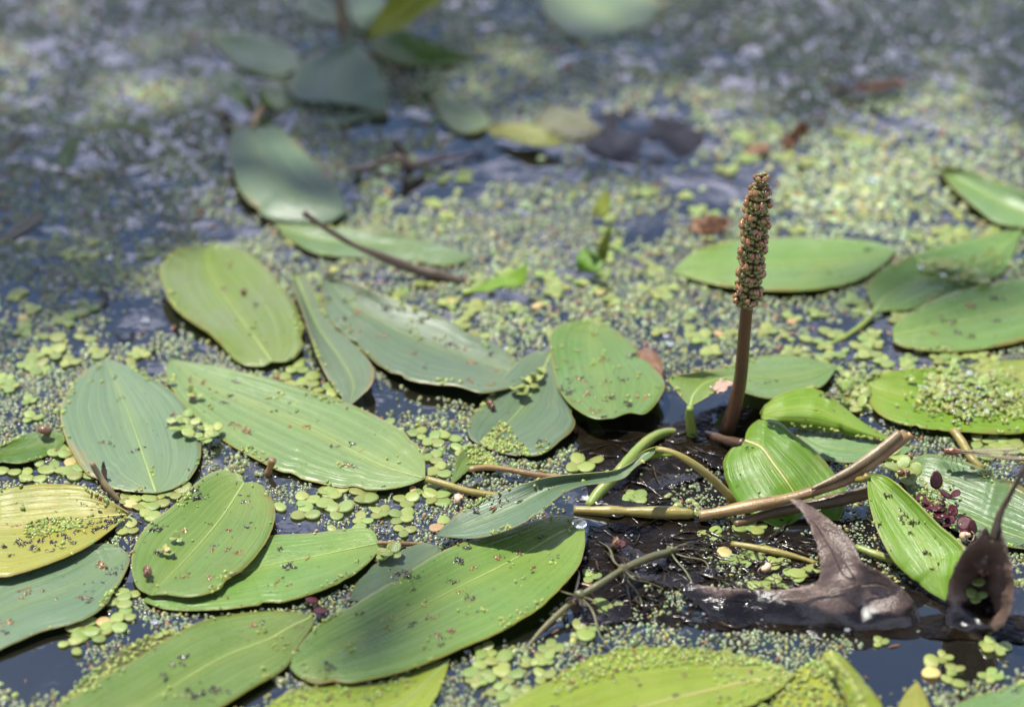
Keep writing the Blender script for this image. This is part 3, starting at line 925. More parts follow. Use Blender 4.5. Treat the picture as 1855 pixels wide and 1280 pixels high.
leaf('curlback', 'green underside of a folded leaf base arching beside the green stem', 'bright',
     [(1146, 845), (1152, 828), (1175, 813), (1200, 809), (1228, 822)], [(1146, 845), (1165, 838), (1190, 828), (1210, 827), (1228, 822)], z0=19, zL=[-2, 2, 4, 4, 3], zM=[-2, 0, 2, 3, 3], zR=[-2, -2, 0, 2, 3], seed=84, und=.1, camber=0, rib=None, name='folded_leaf_base', n=20, m=8)
leaf('tiny', 'little green leaf end sprinkled with duckweed beside an olive petiole', 'mid',
     [(905, 850), (890, 826), (868, 808), (842, 810), (828, 830), (815, 880)], [(905, 850), (870, 849), (851, 851), (838, 862), (815, 880)], z0=2.2, zL=[0, 1, 2, 1, 0], seed=86, und=.3, rib=None,
     petiole=[(850, 850, 4), (880, 846, 3.4), (920, 850, 2.8), (960, 858, 2.2), (1000, 864, 1.5), (1050, 868, 0)], pet_mat='stem_brown', pet_r=(.9, 1.2), n=30, m=12, near='the little leaf end')
leaf('lowfront', 'broad foreground leaf with dark curled droppings, running out of the picture bottom', 'mid',
     [(566, 1112), (500, 1106), (420, 1112), (356, 1128), (290, 1164), (232, 1201), (166, 1236), (99, 1282), (40, 1350), (10, 1420)],
     [(566, 1112), (568, 1130), (545, 1164), (516, 1209), (455, 1246), (400, 1280), (300, 1340), (150, 1410), (10, 1420)], z0=1.8, seed=88, near='the broad foreground leaf', zL=[0, 0, .4, .4, 0], zR=[0, 1, 1, .5, 0])
leaf('sunken', 'sunken leaf under a film of duckweed beside the dark open water', 'olive',
     [(322, 1140), (270, 1150), (200, 1190), (140, 1240), (60, 1320)], [(322, 1140), (330, 1158), (270, 1205), (180, 1262), (60, 1320)], z0=.35, seed=90, und=.05, camber=0, rib=None)
leaf('dockleft', 'dark green leaf cut by the picture edge, a round brown snail on it', 'dark',
     [(119, 797), (110, 781), (75, 780), (41, 788), (0, 808), (-70, 850)], [(119, 797), (100, 818), (41, 838), (0, 838), (-70, 850)], z0=1.8, seed=92, near='the dark edge leaf', rib=None, zL=[0, 1, 1, 0])
leaf('brownedge', 'yellow-green leaf with brown decaying edge under the largest leaf', 'yelgreen',
     [(815, 1192), (760, 1206), (684, 1235), (600, 1240), (505, 1262), (440, 1340)], [(815, 1192), (806, 1225), (786, 1268), (740, 1330), (620, 1390), (440, 1340)], z0=1.0, seed=94, near='the brown-edged leaf', rib='rib')
leaf('frontyellow', 'bright yellow-green foreground leaf partly covered in tiny duckweed', 'yelgreen',
     [(1440, 1222), (1380, 1196), (1300, 1180), (1200, 1172), (1112, 1177), (1050, 1200), (985, 1234), (917, 1281), (860, 1360)],
     [(1440, 1222), (1410, 1250), (1357, 1282), (1250, 1350), (1080, 1420), (860, 1360)], z0=2.0, seed=96, und=.8, near='the yellow foreground leaf', rib='rib_yel', ribr=.4)
leaf('redrim', 'folded pointed yellow leaf with red rim standing at the picture bottom', 'yelgreen',
     [(1505, 1176), (1490, 1184), (1500, 1205), (1515, 1225), (1530, 1270), (1560, 1360)], [(1505, 1176), (1522, 1184), (1545, 1207), (1578, 1246), (1600, 1290), (1620, 1360)][:-1] + [(1560, 1360)], z0=3, zL=[8, 6, 4, 2, 0], zM=[8, 9, 8, 5, 0], zR=[8, 6, 5, 3, 0], seed=98, rib='rib_yel', ribr=.3)
leaf('heapbase', 'yellow leaf buried under tiny duckweed between two foreground leaves', 'yelgreen',
     [(1500, 1195), (1450, 1208), (1420, 1240), (1370, 1290), (1330, 1360)], [(1500, 1195), (1520, 1235), (1530, 1280), (1500, 1350), (1330, 1360)], z0=1.0, seed=99, rib=None)
leaf('corner', 'pale leaf corner rising at the picture bottom beside grey open water', 'pale',
     [(1900, 1215), (1850, 1235), (1774, 1258), (1728, 1280), (1690, 1340)], [(1900, 1215), (1920, 1280), (1850, 1340), (1690, 1340)], z0=1.5, seed=101, rib=None)
leaf('sunkenpale', 'small pale submerged leaf tip seen through grey open water', 'yellow',
     [(1662, 1232), (1640, 1255), (1622, 1300), (1640, 1350)], [(1662, 1232), (1680, 1265), (1685, 1300), (1640, 1350)], z0=.5, seed=103, und=.05, camber=0, rib=None, n=20, m=8)
# -- background
leaf('darkback', 'dark blue-green leaf with drooping sides behind the twig', 'blue',
     [(455, 231), (425, 238), (413, 262), (417, 296), (430, 336), (447, 363), (484, 396), (551, 405), (600, 402), (626, 388)],
     [(455, 231), (497, 228), (524, 242), (564, 286), (605, 329), (622, 358), (626, 388)], z0=4, zM=[4, 4.5, 4, 3, 2, 0], zL=[4, 2, 0, -1.5, -2, -1], zR=[4, 5, 3.5, 1.5, 0, -1], seed=110, und=.8, camber=-.3,
     petiole=[(457, 232, 8), (465, 212, 8), (476, 196, 6), (495, 180, 0)], pet_mat='stem_brown', pet_r=(1.2, 1.6), near='the dark drooping leaf', rib='rib_blue')
leaf('twigleaf', 'pale grey-green leaf lying under the dark twig', 'pale',
     [(490, 398), (567, 408), (650, 413), (702, 420), (769, 434), (819, 449), (858, 462)], [(490, 398), (520, 430), (567, 457), (620, 466), (690, 470), (769, 476), (802, 481), (836, 475), (858, 462)], z0=1.5, seed=112, zL=[0, 2, 2, 1, 0], near='the twig-crossed leaf')
leaf('greyback', 'grey-blue curled leaf behind the dark drooping leaf, wedge-shaped top', 'blue',
     [(645, 76), (610, 88), (560, 108), (534, 130), (530, 170), (548, 184), (575, 172), (610, 180), (640, 192)],
     [(645, 76), (668, 98), (690, 132), (702, 172), (700, 200), (670, 200), (640, 192)], z0=3, zL=[4, 3, 1, 0, 0], zM=[4, 3, 2, 1, 0], zR=[4, 5, 4, 1, 0], seed=114, und=1.0, camber=-.4, near='the grey-blue curled leaf', rib=None)
leaf('greytail', 'narrow grey-green blade curving below the grey-blue curled leaf', 'blue',
     [(702, 190), (680, 203), (640, 204), (600, 230)], [(702, 190), (700, 210), (655, 218), (600, 230)], z0=2, seed=115, rib=None, n=20, m=8)
leaf('ghost', 'faint pale grey leaf far behind the green tuft', 'pale',
     [(380, 62), (430, 58), (480, 66), (530, 90), (548, 120)], [(380, 62), (400, 95), (440, 125), (500, 140), (548, 120)], z0=1.5, seed=116, rib=None)
leaf('ghosttwo', 'pale grey-green leaf far back beside the brown stem base', 'pale',
     [(560, -20), (590, 0), (612, 20), (615, 40)], [(560, -20), (540, 10), (570, 40), (615, 40)], z0=1.5, seed=117, rib=None, n=24, m=8)
leaf('greyup', 'bluish leaf beside the brown stem at the top of the picture', 'blue',
     [(655, 62), (635, 35), (628, 0), (640, -40)], [(655, 62), (680, 40), (700, 0), (640, -40)], z0=3, zM=[0, 3, 3, 0], seed=118, rib=None, n=24, m=8)
leaf('flag', 'raised bright yellow-green leaf blade at the top of the picture', 'yelgreen',
     [(662, 72), (680, 35), (705, 0), (760, -60)], [(662, 72), (715, 58), (765, 25), (810, -8), (830, -50), (760, -60)], z0=3, zL=[0, 14, 26, 34], zM=[0, 10, 20, 34], zR=[0, 6, 14, 20, 34], seed=120, rib=None, near='the raised blade')
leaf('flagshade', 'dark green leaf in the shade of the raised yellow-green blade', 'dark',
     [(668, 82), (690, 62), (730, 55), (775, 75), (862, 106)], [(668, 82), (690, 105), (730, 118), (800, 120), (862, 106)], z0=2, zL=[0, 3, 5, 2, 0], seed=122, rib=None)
leaf('minor', 'small pale leaf floating left of the open blue water', 'pale',
     [(778, 171), (821, 170), (869, 191), (890, 220)], [(778, 171), (790, 200), (812, 230), (845, 243), (875, 236), (890, 220)], z0=2, seed=124, rib=None, near='the small pale leaf')
leaf('tan', 'thin yellowish leaf edge above the open blue water', 'yellow',
     [(872, 232), (922, 223), (973, 229), (1024, 256)], [(872, 232), (939, 258), (1000, 266), (1024, 256)], z0=4, zL=[0, 2, 2, 0], seed=126, rib=None, n=30, m=10, near='the open blue water')
leaf('darkreflection', 'leaf-shaped dark olive patch painted as a reflection beyond the open blue water', 'olive',  # dark blade shape stands in for a reflection on the water
     [(965, 226), (985, 200), (1016, 188), (1057, 205), (1095, 240)], [(965, 226), (1000, 236), (1045, 252), (1095, 240)], z0=.8, seed=127, rib=None)
leaf('topcentre', 'blurred dull green leaf at the top edge, dark gap below it', 'blue',
     [(985, -10), (985, 25), (1020, 60), (1060, 74), (1104, 62)], [(985, -10), (1050, -40), (1130, -30), (1195, 0), (1180, 40), (1104, 62)], z0=.8, zL=.2, zR=.2, seed=128, und=1, rib=None, near='the blurred pale leaf')
for kx, lb, mt, Lk, Rk, zz in (
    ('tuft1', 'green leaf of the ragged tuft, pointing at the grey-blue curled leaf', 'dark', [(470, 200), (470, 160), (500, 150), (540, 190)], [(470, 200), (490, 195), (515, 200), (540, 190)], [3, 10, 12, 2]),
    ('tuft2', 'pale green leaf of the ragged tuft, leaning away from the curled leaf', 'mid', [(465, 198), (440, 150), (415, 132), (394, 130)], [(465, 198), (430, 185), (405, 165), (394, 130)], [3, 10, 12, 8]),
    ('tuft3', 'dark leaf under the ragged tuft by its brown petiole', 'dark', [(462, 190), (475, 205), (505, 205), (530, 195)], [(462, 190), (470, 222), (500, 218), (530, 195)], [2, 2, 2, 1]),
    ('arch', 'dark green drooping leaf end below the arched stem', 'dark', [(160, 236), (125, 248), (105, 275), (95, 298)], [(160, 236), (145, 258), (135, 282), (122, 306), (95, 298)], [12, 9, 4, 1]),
    ('blade1', 'short yellow-green leaf tip poking up, jagged top', 'bright', [(1048, 492), (1043, 468), (1058, 448), (1070, 460)], [(1048, 492), (1085, 492), (1092, 470), (1070, 460)], [1, 6, 9, 12]),
    ('blade2', 'thin upright yellow-green leaf tip beside the jagged one', 'yelgreen', [(1082, 482), (1084, 450), (1095, 425), (1106, 408)], [(1082, 482), (1098, 470), (1104, 440), (1106, 408)], [1, 8, 15, 22]),
    ('blade3', 'yellow-green leaf tip standing farther back in open water', 'yelgreen', [(1072, 392), (1076, 372), (1088, 355), (1100, 338)], [(1072, 392), (1096, 392), (1106, 372), (1100, 338)], [1, 6, 10, 14]),
    ('fold1', 'folded bright green leaf scrap with sharp raised corner', 'bright', [(842, 531), (880, 510), (923, 493), (956, 476)], [(842, 531), (880, 527), (910, 520), (948, 516), (956, 476)], [2, 4, 7, 14]),
    ('corner0', 'dark leaf scrap at the far edge beside blue-grey duckweed', 'olive', [(40, 240), (15, 262), (0, 290)], [(40, 240), (30, 272), (0, 290)], [6, 3, 1]),
    ('corner1', 'dark drifting leaf scrap near the picture edge above the blurred duckweed', 'olive', [(85, 378), (50, 392), (5, 425), (-20, 445)], [(85, 378), (70, 402), (30, 430), (-20, 445)], [.2, .2, .2, .1])):
    leaf(kx, lb, mt, Lk, Rk, z0=0.6, zL=zz, zM=zz, zR=zz, seed=130 + len(kx), rib=None, n=22, m=8, und=.2)

# ------------------------------------------------------------------ dead leaves of an oak


def patch(outline, ctrl, step=7.0, amp=0.0, seed=1, smooth_pow=2.2, relax=0, rag=.9):
    """Irregular blade: outline [(px,py,z_mm)], interior heights from outline and control points."""
    O = catmull(np.vstack([np.asarray(outline, float), [outline[0]]]), max(60, len(outline) * 9))[:-1]
    O[:, :2] += np.random.default_rng(seed + 3).normal(0, rag, (len(O), 2))
    xs = np.arange(O[:, 0].min(), O[:, 0].max(), step); ys = np.arange(O[:, 1].min(), O[:, 1].max(), step * 0.8)
    gx, gy = np.meshgrid(xs, ys)
    gx = gx.ravel() + 0.25 * step * np.sin(gy.ravel()); gy = gy.ravel()
    ins = in_poly(gx, gy, O[:, :2])
    gx, gy = gx[ins], gy[ins]
    d = np.sqrt(((gx[:, None] - O[None, :, 0]) ** 2 + (gy[:, None] - O[None, :, 1]) ** 2)).min(1)
    gx, gy = gx[d > step * 0.45], gy[d > step * 0.45]
    C = np.vstack([O] + ([np.asarray(ctrl, float)] if len(ctrl) else []))
    wts = np.ones(len(C)); wts[len(O):] = 7.0
    dd = np.sqrt((gx[:, None] - C[None, :, 0]) ** 2 + (gy[:, None] - C[None, :, 1]) ** 2) + 2.0
    ww = wts / dd ** smooth_pow
    gz = (ww * C[:, 2]).sum(1) / ww.sum(1)
    P = np.vstack([O, np.stack([gx, gy, gz], 1)])
    if amp:
        P[:, 2] += amp * (fbm(P[:, 0], P[:, 1], 45, seed) - 0.5) * 2 + 0.35 * amp * (fbm(P[:, 0], P[:, 1], 14, seed + 5) - 0.5) * 2
    edges = [(i, (i + 1) % len(O)) for i in range(len(O))]
    vs, _, fs, *_r = delaunay_2d_cdt([Vector((p[0], p[1])) for p in P], edges, [], 1, 1e-4)
    if len(vs) != len(P):
        zz = []
        for v in vs:
            k = np.argmin((P[:, 0] - v.x) ** 2 + (P[:, 1] - v.y) ** 2)
            zz.append(P[k, 2])
        P = np.array([[v.x, v.y, z] for v, z in zip(vs, zz)])
    if relax:
        nb_ = [set() for _ in P]
        for f in fs:
            for a in range(len(f)):
                nb_[f[a]].add(f[a - 1]); nb_[f[a - 1]].add(f[a])
        nb_ = [np.array(sorted(q)) for q in nb_]
        for _ in range(relax):
            P[len(O):, 2] = np.array([.4 * P[i, 2] + .6 * P[nb_[i], 2].mean() for i in range(len(O), len(P))])
    Wd = at(P[:, 0], P[:, 1], P[:, 2] / 1000.0)
    me = mesh_from(Wd, [tuple(f) for f in fs], uvs=np.stack([P[:, 0] / 100, P[:, 1] / 100], 1))
    if sum(p.normal.z * p.area for p in me.polygons) < 0:
        me.flip_normals()
    return me


def foot_px(poly, z=0.0):
    a = np.asarray(poly, float)
    FOOT.append(at(a[:, 0], a[:, 1], z)[:, :2])


c0 = at(1480, 1080)
oak = empty('oak_leaf', (c0[0], c0[1], 0), 'dead brown lobed oak leaf, soaked black along the waterline', 'oak leaf')
OAK = [(1426, 901, 26), (1450, 905, 26), (1478, 922, 24), (1520, 955, 21), (1548, 985, 19), (1562, 1018, 17), (1600, 1038, 14), (1630, 1062, 10), (1655, 1088, 5), (1664, 1110, 1.5),
       (1660, 1140, -1), (1600, 1150, -1.5), (1520, 1148, -1.5), (1440, 1142, -1.5), (1360, 1138, -1.2), (1290, 1132, -.8), (1282, 1118, .5), (1262, 1095, 2), (1232, 1072, 3), (1250, 1058, 5),
       (1290, 1062, 7), (1340, 1066, 7), (1400, 1068, 7), (1450, 1062, 9), (1482, 1050, 12), (1486, 1020, 16), (1476, 975, 20), (1458, 935, 24)]
ob = child('blade', patch(OAK, [(1500, 1000, 20), (1540, 1050, 14), (1575, 1065, 8), (1510, 1075, 9), (1430, 1085, 5), (1350, 1085, 4), (1600, 1085, 5), (1560, 1100, 2), (1450, 1115, 1.2), (1350, 1118, .6), (1300, 1085, 4.5)], 6, 0.35, 3, 2.2, 14), M['oak'], oak)
sm = ob.modifiers.new('thickness', 'SOLIDIFY'); sm.thickness = 0.00022
for nm, pts, rr in (('vein', [(1478, 945, 22.6), (1500, 948, 22.2), (1530, 966, 20.6)], (.16, .06)), ('vein', [(1495, 972, 21), (1482, 985, 20), (1480, 1000, 18.6)], (.14, .05)), ('vein', [(1512, 995, 20), (1540, 1002, 18.8), (1558, 1015, 17.4)], (.14, .05)), ('vein', [(1440, 1082, 6.8), (1420, 1072, 7), (1395, 1070, 7.1)], (.14, .05)), ('vein', [(1370, 1087, 5), (1350, 1076, 6), (1325, 1068, 7)], (.14, .05)), ('vein', [(1432, 906, 26.2), (1480, 950, 22), (1520, 1005, 19.6), (1560, 1065, 9), (1575, 1100, 2.5)], (0.15, .3)), ('vein', [(1555, 1058, 11.5), (1490, 1078, 9), (1400, 1088, 5), (1300, 1085, 4.8)], (.3, .12)),
                    ('vein', [(1560, 1062, 10.4), (1600, 1062, 10), (1650, 1092, 4.6)], (.28, .1))):
    child(nm, tube(px_path(pts), [x * 1e-3 for x in rr], 6, 24), M['oak'], oak)
foot_px([(1240, 1070), (1480, 1050), (1560, 1060), (1660, 1100), (1660, 1140), (1290, 1130)])

c0 = at(1780, 1130)
cur = empty('curled_leaf', (c0[0], c0[1], 0), 'curled dead brown leaf standing in the water, thin dark stalk rising behind', 'dead leaf')
CUP = [(1786, 952, 34), (1770, 975, 30), (1745, 1000, 25), (1724, 1040, 17), (1716, 1075, 9), (1710, 1115, 2), (1714, 1142, -1), (1750, 1152, -1), (1785, 1150, 1), (1812, 1137, 7), (1830, 1108, 14), (1836, 1070, 20), (1833, 1030, 26),
       (1822, 990, 30), (1812, 955, 34), (1802, 948, 35), (1797, 975, 28)]
o_ = child('blade', patch(CUP, [(1765, 1030, 12), (1752, 1065, 9), (1772, 1065, 4), (1782, 1045, 6), (1786, 1085, 2.5), (1760, 1100, 4), (1790, 1110, 2), (1745, 1125, 1.5), (1788, 1010, 15), (1812, 1060, 13), (1812, 1020, 22), (1806, 1100, 6)], 5, .5, 9, 2.6, 4), M['oak'], cur)
sm = o_.modifiers.new('thickness', 'SOLIDIFY'); sm.thickness = 0.00022
child('stalk', tube(px_path([(1800, 975, 30), (1812, 930, 38), (1828, 900, 44), (1850, 858, 54), (1862, 835, 58)]), [1.6e-3, .9e-3, .7e-3, .7e-3], 8, 24), M['stem_dark'], cur)
foot_px([(1715, 1110), (1760, 1060), (1830, 1090), (1835, 1140), (1770, 1160), (1715, 1145)])

# ------------------------------------------------------------------ stems, twigs
STG = 'stems and twigs at the water surface'


def stem(name, label, cat, pts, rr, mat, seg=10, n=40, knots=None, extra=None):
    P = px_path(pts)
    root = empty(name, (P[0][0], P[0][1], 0), label, cat, STG)
    child('shaft', tube(P, [x * 1e-3 for x in rr], seg, n), M[mat], root)
    for (kx, ky, kz, kr) in (knots or []):
        c = px_path([(kx, ky, kz)])[0]
        child('node', blob(c, kr * 1e-3, 0.3, 5), M[mat], root)
    return root


def blob(c, r, rough=0.2, seed=0, sc=(1, 1, 1), lat=8, lon=12):
    rr = np.random.default_rng(seed)
    V, F = [], []
    ph = rr.random(8) * 6.28
    for i in range(lat + 1):
        th = PI * i / lat
        for j in range(lon):
            fi = 2 * PI * j / lon
            d = np.array([math.sin(th) * math.cos(fi), math.sin(th) * math.sin(fi), math.cos(th)])
            k = 1 + rough * (0.5 * math.sin(3 * d[0] + ph[0]) * math.sin(4 * d[1] + ph[1]) + 0.4 * math.sin(7 * d[2] + ph[2] + 5 * d[0]) + .3 * math.sin(9 * d[1] + ph[3]))
            V.append(np.asarray(c) + r * k * d * np.asarray(sc))
    for i in range(lat):
        for j in range(lon):
            F.append((i * lon + j, (i + 1) * lon + j, (i + 1) * lon + (j + 1) % lon, i * lon + (j + 1) % lon))
    return mesh_from(V, F)


main = stem('cut_stem', 'thick yellow-brown stem with pale cut end, crossing beside the oak leaf', 'stem',
            [(1040, 924, .5), (1120, 926, 1.5), (1200, 928, 2), (1258, 929, 2.2)], (1.5, 1.8, 1.9, 1.8), 'stem_olive')
P = px_path([(1266, 934, 2.5), (1310, 926, 4), (1370, 914, 6), (1430, 902, 8), (1490, 884, 11), (1545, 862, 14), (1600, 822, 19), (1640, 786, 23)])
child('shaft', tube(P, [2.1e-3, 2.3e-3, 2.0e-3, 1.9e-3, 2.0e-3, 2.3e-3], 12, 48, 0.85), M['stem_brown'], main)
P = px_path([(1470, 885, 12.5), (1530, 857, 16), (1585, 820, 20.5), (1630, 784, 24.5)])
child('sheath', tube(P, [.6e-3, 1.3e-3, 1.4e-3, 1.3e-3], 10, 36), M['stem_grey'], main)
P = px_path([(1600, 828, 17.5), (1625, 808, 20), (1650, 787, 22.4)])
child('sheath', tube(P, [.8e-3, 1.1e-3, 1.5e-3], 10, 20), M['stem_brown'], main)
stem('stem', 'dark wet stem lying below the cut stem, behind the oak leaf tip', 'stem', [(1330, 950, 1), (1400, 928, 2.5), (1480, 912, 4), (1540, 900, 5.5), (1585, 888, 6.5)], (1.2, 1.8, 2.1, 2.0), 'stem_umber')
stem('stem', 'thick green stem rising from the water under the curling leaf', 'stem', [(1066, 918, -1), (1085, 892, 1.5), (1110, 866, 4), (1135, 838, 5.5), (1160, 810, 5), (1185, 791, 3), (1206, 784, .5), (1225, 784, -2)], (1.9, 2.0, 1.9, 1.7, 1.5), 'stem_green')
stem('stem', 'short red-brown stem stub beside the heart-shaped leaf base', 'stem', [(1278, 786, -1), (1300, 793, 1.5), (1325, 799, 4), (1347, 803, 6)], (1.4, 1.5, 1.6), 'stem_red', n=20)
stem('twig', 'dark slender twig with bare tip lying across a pale leaf', 'twig', [(548, 384, 24), (585, 410, 19), (640, 443, 13), (700, 468, 8), (750, 488, 4), (800, 500, 2), (840, 512, 0)], (1.0, .9, 1.1, 1.9, 2.2, 1.8), 'stem_dark', knots=[(555, 389, 23, 1.2)])
stem('stem_stub', 'short brown stem stub poking up beside the long pale leaf', 'stem', [(484, 862, -1), (488, 850, 2), (494, 832, 6)], (1.3, 1.1, 1.2), 'stem_brown', n=14)
stem('stem_stub', 'slanting brown stem stub between oval and yellowing leaves', 'stem', [(216, 908, -.5), (198, 888, 3), (180, 862, 7), (166, 838, 12)], (1.3, 1.2, 1.0, .9), 'stem_grey', n=20)
stem('stem_stub', 'thin dark broken shoot beside the slanting stub', 'stem', [(192, 868, 2.5), (188, 850, 5), (187, 836, 8)], (.5, .9, .4), 'stem_dark', n=12)
stem('stem', 'thin dark arched stem among the blurred duckweed', 'stem', [(150, 240, 9), (175, 230, 11), (215, 226, 12), (260, 235, 9), (300, 258, 2), (315, 270, -1)], (.9, .8, .8, .9), 'stem_green')
stem('stem', 'brown upright stem at the top of the picture', 'stem', [(622, 62, -1), (620, 40, 9), (616, 15, 20), (611, -20, 36)], (1.6, 1.4, 1.2), 'stem_brown')
stem('stem', 'olive stem stub slanting through duckweed behind the damselfly', 'stem', [(1726, 778, 4), (1742, 800, 2.5), (1760, 830, 1.5), (1780, 850, 0)], (1.5, 1.5, 1.2), 'stem_olive', n=16)
stem('twig', 'dark broken twig across the blurred open water', 'twig', [(640, 312, 2), (680, 300, 4), (720, 285, 9), (745, 300, 5), (790, 290, 3), (860, 278, 1)], (1.6, 1.2, 1.8, 1.6, 1.0, .5), 'stem_dark')
stem('twig', 'upright dark twig fork over the blurred open water', 'twig', [(742, 305, 0), (730, 275, 8), (715, 252, 15)], (1.8, 1.2, .6), 'stem_dark', n=16)
stem('stem', 'yellow-olive stem half sunk under the oak leaf lobe', 'stem', [(1325, 985, 1), (1370, 992, 1.4), (1430, 1005, 1.2), (1480, 1020, .5)], (.9, 1.2, 1.1, .8), 'stem_olive', n=20)
stem('stem', 'green stem lying in shade behind the oak leaf', 'stem', [(1550, 990, 2), (1590, 1005, 2), (1640, 1020, 1), (1680, 1030, 0)], (1.2, 1.3, 1.2), 'stem_green', n=20)

# water weed: a jointed stem with whorls of limp dark leaves
P0 = px_path([(950, 1178, 0)])[0]
weed = empty('waterweed', (P0[0], P0[1], 0), 'jointed waterweed stem with limp dark whorls in front of the largest leaf', 'waterweed')
child('stem', tube(px_path([(948, 1180, -.5), (980, 1142, 2), (1020, 1104, 4), (1052, 1078, 5.5), (1095, 1052, 7), (1130, 1030, 7.5), (1175, 1010, 6), (1215, 998, 3), (1250, 985, 0)]), [.6e-3, 1.0e-3, 1.1e-3, 1.2e-3, 1.0e-3], 8, 50), M['stem_weed'], weed)
for (wx, wy, wz, leaves) in ((1050, 1078, 5.5, [(-35, -20), (-40, 25), (10, 60), (45, 95), (70, 50), (-15, -45), (85, 30)]), (1130, 1030, 7.5, [(-50, -45), (-15, -40), (10, 75), (35, 70), (85, 50), (100, 40), (60, 30), (-5, 50)]), (1215, 998, 3, [(60, 40), (80, 10), (90, -20), (40, 60)])):
    c = px_path([(wx, wy, wz)])[0]
    child('joint', blob(c, 1.7e-3, .4, int(wx)), M['stem_weed'], weed)
    for k, (ax, ay) in enumerate(leaves):
        pts = px_path([(wx, wy, wz), (wx + ax * .35 + random.gauss(0, 7), wy + ay * .3 + random.gauss(0, 6), wz + random.uniform(-.5, 1.5)), (wx + ax * .75 + random.gauss(0, 12), wy + ay * .7 + random.gauss(0, 9), wz * .3 + .5), (wx + ax * 1.15 + random.gauss(0, 12), wy + ay * 1.1 + random.gauss(0, 9), .2)])
        child('whorl_leaf', tube(pts, [.3e-3, .5e-3, .4e-3, .15e-3], 6, 16, .45), M['root'] if k % 3 else M['stem_weed'], weed)

# ------------------------------------------------------------------ flower spike
b0 = at(1314, 782, 0)
YB = b0[1]
SP = np.array([(1312, 790), (1320, 768), (1333, 728), (1342, 680), (1348, 610), (1354, 545), (1359, 500), (1366, 430), (1373, 370), (1380, 318)], float)
SW = at_depth(SP[:, 0], SP[:, 1], YB)
spike = empty('flower_spike', (b0[0], b0[1], 0), 'upright brown and green pondweed flower spike on a red-brown stalk', 'flower spike')
curve = catmull3(SW, 160)
cpx, cpy = photo(curve)
i_start = int(np.argmin(np.abs(cpy - 548)))
child('stalk', (lambda VF: mesh_from(VF[0], VF[1], uvs=np.stack([np.tile(np.arange(12) / 12, 160), np.repeat(np.linspace(0, 1, 160), 12)], 1)))(
    tube_geo(curve, [2.7e-3, 2.45e-3, 2.25e-3, 2.15e-3, 2.1e-3, 2.0e-3, 1.7e-3, 1.5e-3, 1.2e-3, .8e-3], 12)), M['stem_red'], spike)


def lobes(specs, seed=0, lat=6, lon=9, rough=.12):
    V, F = [], []
    for k, (c, r, sc) in enumerate(specs):
        me = blob(c, r, rough, seed * 10 + k, sc, lat, lon)
        o = len(V)
        V += [tuple(v.co) for v in me.vertices]
        F += [tuple(o + i for i in p.vertices) for p in me.polygons]
        bpy.data.meshes.remove(me)
    return mesh_from(V, F)


# flower meshes: local x = tangent, y = up the spike, z = outward (mm)
tep, car, sty = [], [], []
for s in range(4):
    r = np.random.default_rng(s + 70)
    j = lambda a=.12: r.normal(0, a)
    tep.append(lobes([((.66 + j(), .45 + j(), 1.5 + j()), .98, (.72, 1.0, .7)), ((-.66 + j(), .45 + j(), 1.5 + j()), .98, (.72, 1.0, .7)),
                      ((.5 + j(), -.72 + j(), .95 + j()), .45, (.85, .8, .7)), ((-.5 + j(), -.72 + j(), .95 + j()), .45, (.85, .8, .7))], s, rough=.22))
    car.append(lobes([((1.2 + j(), .2 + j(), .45), .75, (.75, 1, .9)), ((-1.2 + j(), .2 + j(), .45), .75, (.75, 1, .9)), ((.5 + j(), -1.3 + j(), .55), .8, (.9, .8, .9)), ((-.5 + j(), -1.3 + j(), .55), .8, (.9, .8, .9)), ((0, 1.5, .3), .6, (1.2, .7, .8))], s + 20, rough=.2))
    sty.append(lobes([((j(.3), -.15 + j(.2), 2.0 + j(.1)), .22, (1, 1.4, .8)), ((.75 + j(.2), -.2 + j(.2), 1.9), .16, (1, 1, 1)), ((-.7 + j(.2), .1 + j(.3), 2.0), .14, (1, 1, 1))], s + 40, 4, 6, .3))
    for me_, mt in ((tep[-1], 'anther'), (car[-1], 'carpel'), (sty[-1], 'style')):
        me_.transform(Matrix.Scale(0.001, 4))
        me_.materials.append(M[mt])
n_wh = 11
for wi in range(n_wh):
    f = wi / (n_wh - 1)
    idx = i_start + 2 + (len(curve) - 3 - i_start - 2) * f
    i = int(idx)
    c = curve[i]
    t = curve[min(i + 1, 159)] - curve[i - 1]
    t /= np.linalg.norm(t)
    axr = (2.35 - 1.5 * max(0, f - .72) / .28 - .1 * f) * 1e-3
    nf = 4 if f < 0.93 else 3
    for q in range(nf):
        th = -PI / 2 + (wi % 2) * (PI / nf) + q * 2 * PI / nf + random.gauss(0, .10)
        out = np.array([math.cos(th), math.sin(th), 0.0])
        out -= t * (out @ t); out /= np.linalg.norm(out)
        tan = np.cross(t, out)
        tw = random.gauss(0, .22)
        X = tan * math.cos(tw) + t * math.sin(tw); Y_ = -tan * math.sin(tw) + t * math.cos(tw)
        s = (1.0 if f < .85 else 1.0 - 1.6 * (f - .85)) * random.uniform(.92, 1.12) * 1.36
        pos = c + out * (axr - .35e-3) + t * random.gauss(0, .22e-3)
        mat = Matrix(((X[0], Y_[0], out[0], pos[0]), (X[1], Y_[1], out[1], pos[1]), (X[2], Y_[2], out[2], pos[2]), (0, 0, 0, 1))) @ Matrix.Scale(s, 4)
        k = random.randrange(4)
        fl = new_obj('flower', tep[k], None, spike)
        fl.matrix_basis = Matrix.Translation(-spike.location) @ mat
        new_obj('carpel', car[random.randrange(4)], None, fl)
        new_obj('style', sty[k], None, fl)

# ------------------------------------------------------------------ snails and empty shells


